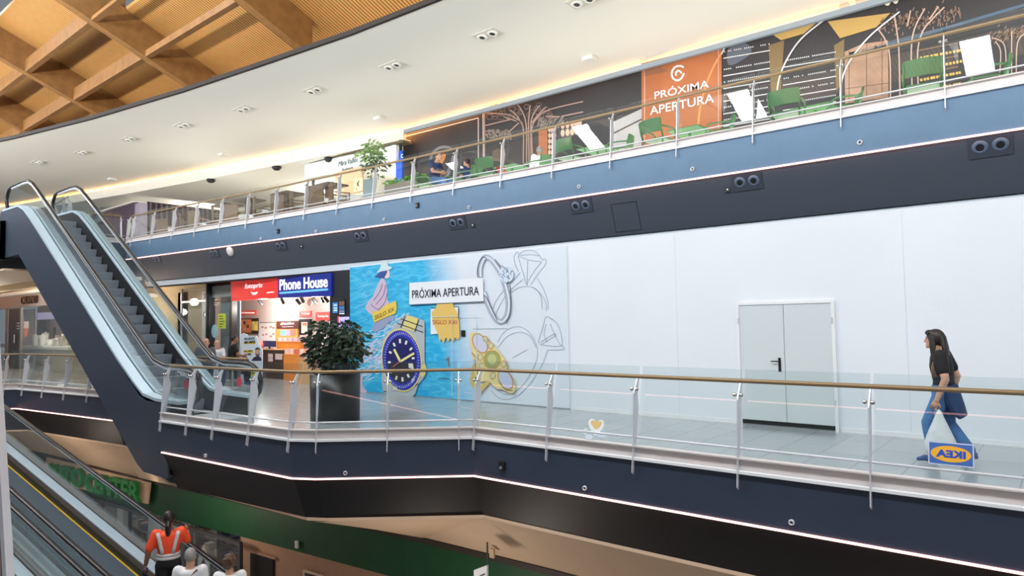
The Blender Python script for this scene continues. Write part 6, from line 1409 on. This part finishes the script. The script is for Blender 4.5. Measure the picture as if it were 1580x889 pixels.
text('mirrored_lettering', 'IKEA', gq(-.125, -.036, 3), .25, .072, mat('sticker_letter_blue', (36, 84, 190), .4), sk_, X=Rr, Y=Uu, bold=.05, depth=.001, flip=True)
P2, R2, U2_, N2 = glassframe(LOW, .215, 920, 659)
hs = empty('glass_sticker', P2, 'torn white and yellow heart-shaped sticker low on the near glass, left of the door', 'sticker')
hq = [(0, -.11), (.09, -.03), (.12, .05), (.09, .10), (.04, .095), (0, .07), (-.04, .10), (-.10, .10), (-.13, .04), (-.09, -.03)]
MB().ext([P2+R2*a+U2_*b+N2*.004 for a, b in smoothpts(hq, 4, True)], N2*.001).build('white_heart', mat('sticker_paper', (236, 240, 244), .5), hs)
MB().ext([P2+R2*a*.72+U2_*(b*.55+.03)+N2*.006 for a, b in smoothpts(hq, 4, True)], N2*.001).build('yellow_heart', mat('sticker_ochre', (228, 196, 130), .5), hs)
for c, a, b in (((-.17, -.07), .035, .05), ((-.10, -.14), .06, .035), ((.09, -.10), .07, .03)): MB().ext([P2+R2*(c[0]+a*cos(2*pi*k/14))+U2_*(c[1]+b*sin(2*pi*k/14))+N2*.004 for k in range(14)], N2*.001).build('torn_scrap', mat('sticker_scrap_%d' % (a*1000), (206, 222, 236), .5), hs)
# ---------------------------------------------------------------- lower level: store sign and windows
WP0 = Vector((-22.0, 7.93, 0)); WD = Vector((6.4, .40, 0)).normalized(); WN = Vector((WD.y, -WD.x, 0))     # wall plane, WN towards the viewer
def wp(x, y, off=0):
    d = ray(x, y); P0 = WP0+WN*off; k = (P0-CAMP).dot(WN)/d.dot(WN); return CAMP+d*k
ac = empty('store_sign', wp(150, 740, .1), 'beige store sign with large green raised capitals, behind the moving walkway', 'sign')
MB().ext([wp(72, 706, .06), wp(231, 745, .06), wp(227, 778, .06), wp(64, 741, .06)], -WN*.05).build('board', mat('sign_beige', (222, 190, 160), .6), ac)
M['acg'] = mat('letter_green', (20, 112, 50), .45, emit=.12)  # faint emission added so the letters stay legible; they are no lamp
for s, q0, q1, hpx in (('AUTO', (74, 741), (131, 754), 28), ('CENTER', (136, 757), (219, 776), 29)):
    a, b = wp(*q0, .12), wp(*q1, .12); hz = wp(q0[0], q0[1]-hpx, .12).z-a.z
    text('lettering', s, a, (b-a).length, hz, M['acg'], ac, X=(b-a).normalized(), bold=.03, depth=.10)
sf = empty('shop_window', wp(260, 800), 'glazed front of the tyre store on the lower level, behind the moving walkway', 'shop window')
za = -3.22
def xw(px_): return wp(px_, 800).x
for p_a, p_b in ((110, 200), (202, 286), (288, 371)):
    a, b = wp(p_a, 800), wp(p_b, 800); A = Vector((a.x, a.y, -5.2)); B = Vector((b.x, b.y, -5.2)); up = Vector((0, 0, 1.98))
    MB().ext([A, B, B+up, A+up], -WN*.012).build('pane', M['shopglass'], sf)
for p_a in (109, 201, 287, 372):
    a = wp(p_a, 800); MB().box((a.x-.04, a.y-.05, -5.2), (a.x+.04, a.y+.03, za)).build('mullion', M['dgrey'], sf)
a, b = wp(372, 800), wp(109, 800)
MB().bar((a.x, a.y, za), (b.x, b.y, za), .08, .08).build('head_rail', M['dgrey'], sf)
struct('wall_store_back', MB().box((-34, 12.2, -5.2), (-14, 12.3, -2.4)), mat('store_back_grey', (124, 124, 126), .7))
struct('ceiling_9', MB().box((-34, 8.8, -2.6), (-14, 12.3, -2.55)), mat('store_ceiling_grey', (150, 150, 150), .7))
rnd = random.Random(8)
for i, px_ in enumerate((150, 215, 262, 318, 352)):
    c = wp(px_, 800); y0 = c.y+.9; x0 = c.x*(y0/c.y)
    r = empty('store_shelving', (x0, y0, -5.2), '%s rack of car goods from the left behind the tyre store window' % ordw[i], 'shelving', 'racks in the tyre store')
    for z in (-5.1, -4.7, -4.3, -3.9, -3.5): MB().box((x0-.62, y0, z-.03), (x0+.62, y0+.4, z)).build('shelf', M['grey'], r)
    for x in (x0-.62, x0+.59): MB().box((x, y0, -5.2), (x+.03, y0+.4, -3.2)).build('upright', M['grey'], r)
    for z in (-5.1, -4.7, -4.3, -3.9, -3.5):
        x = x0-.58
        while x < x0+.4:
            w = rnd.uniform(.12, .3); h_ = rnd.uniform(.12, .28)
            if z < -4.5: MB().lathe([(.09, 0), (.17, 0), (.18, .05), (.17, .14), (.09, .14)], (x+.18, y0+.1, z+.17), 14, (0, 1, 0)).build('tyre', M['black'], r); x += .38
            else: MB().box((x, y0+.03, z), (x+w, y0+.3, z+h_)).build('goods_box', bpy.data.materials.get('goods_c%d' % (int(x*10) % 5)) or mat('goods_c%d' % (int(x*10) % 5), ((90, 96, 130), (150, 110, 96), (176, 176, 180), (70, 80, 110), (196, 190, 176))[int(x*10) % 5], .5), r); x += w+.03
c = wp(171, 790); tag(MB().box((c.x-.22, c.y+.25, -5.2), (c.x+.22, c.y+.5, -3.15)).build('pillar', M['white']), 'white pillar just inside the tyre store window', 'pillar')
for px_, w, col, lab in ((283, .22, (36, 110, 84), 'narrow green banner hanging in the tyre store window'), (276, .5, (214, 220, 226), 'pale poster in the tyre store window beside the green banner')):
    c = wp(px_, 800); tag(MB().box((c.x-w/2-(.4 if w > .3 else 0), c.y+.06, -4.3), (c.x+w/2-(.4 if w > .3 else 0), c.y+.08, za-.05)).build('banner', mat('banner_%d' % px_, col, .5)), lab, 'banner')
c = wp(305, 800); tag(MB().ext([(c.x-.3, c.y+.15, -4.0), (c.x, c.y+.15, -3.6), (c.x+.3, c.y+.15, -4.0), (c.x+.3, c.y+.15, -4.3), (c.x, c.y+.15, -3.9), (c.x-.3, c.y+.15, -4.3)], (0, .02, 0)).build('arrow_sign', M['white']), 'white arrow-shaped sign in the tyre store window', 'sign')
# dark doorway and framed notice in the tan wall, small hanging sign
WQ0, WQD = Vector((-15.5, 8.63, 0)), Vector((5.1, .51, 0)).normalized(); WQN = Vector((WQD.y, -WQD.x, 0))
def wq(x, y, off=.03):
    d = ray(x, y); P0 = WQ0+WQN*off; k = (P0-CAMP).dot(WQN)/d.dot(WQN); return CAMP+d*k
dk = empty('service_door', wq(402, 880), 'dark door in the tan lower wall right of the tyre store', 'door')
MB().ext([wq(386, 851), wq(421, 862), wq(421, 940), wq(386, 930)], -WQN*.06).build('door_leaf', mat('door_near_black', (26, 24, 24), .5), dk)
MB().ext([wq(383.5, 848, .05), wq(424, 860.5, .05), wq(424, 864, .05), wq(383.5, 852, .05)], -WQN*.06).build('door_frame', M['tan'], dk)
fn = empty('framed_notice', wq(490, 890), 'framed notice cut by the bottom edge on the tan lower wall', 'sign')
MB().ext([wq(467, 879, .05), wq(498, 888, .05), wq(498, 930, .05), wq(467, 920, .05)], -WQN*.04).build('frame', mat('frame_cream', (226, 206, 186), .5), fn)
MB().ext([wq(470, 884, .06), wq(496, 891, .06), wq(496, 928, .06), wq(470, 918, .06)], -WQN*.03).build('panel', M['shopbrown'], fn)
hsn = empty('hanging_sign', aty(741, 880, 8.2), 'white sign hanging in front of the dark green lower band at the bottom edge', 'sign')
MB().ext([aty(731, 880, 8.2), aty(751, 872.5, 8.2), aty(751, 905, 8.2), aty(731, 912, 8.2)], (0, .04, 0)).build('board', M['white'], hsn)
a = aty(751, 872, 8.2); MB().bar((a.x, 8.22, a.z), (a.x, 8.22, a.z+.35), .02, .02).build('hanger', M['dgrey'], hsn)
mb = MB(); ribbon2(mb, lambda x, y: aty(x, y, 8.19), [(737, 893), (741, 889), (748, 886)], 1.5); mb.build('mark', M['black'], hsn)
for i, (x, y, f) in enumerate(((459.5, 840, None), (761, 853, None))):
    p = wq(x, y) if i == 0 else aty(x, y, 8.9)
    tag(MB().box((p.x-.05, p.y-.05, p.z-.08), (p.x+.05, p.y, p.z+.08)).build('wall_sensor', M['white' if i == 0 else 'beige'], bevel=.01), ('small white sensor at the lower edge of the green band', 'small beige sensor on the sloping beige ceiling over the green band')[i], 'sensor')
# ---------------------------------------------------------------- near railing post at the left edge
nb = ray(6, 860).normalized()*2.6+CAMP; nt = ray(0, 735).normalized()*2.66+CAMP
npst = empty('near_railing_post', (nb.x, nb.y, 0), 'pale post and glass edge of a railing close by at the bottom left corner', 'railing post')
d = (nb-nt).normalized(); bt = nt+d*1.4; s_ = RT.copy()
MB().bar(nt-s_*.022-d*.6, bt-s_*.012, .035, .02, FW).build('blade', mat('blade_taupe', (150, 134, 122), .45), npst)
MB().bar(nt+s_*.002-d*.6, bt+s_*.022, .012, .03, FW).build('edge_strip', M['steel'], npst)
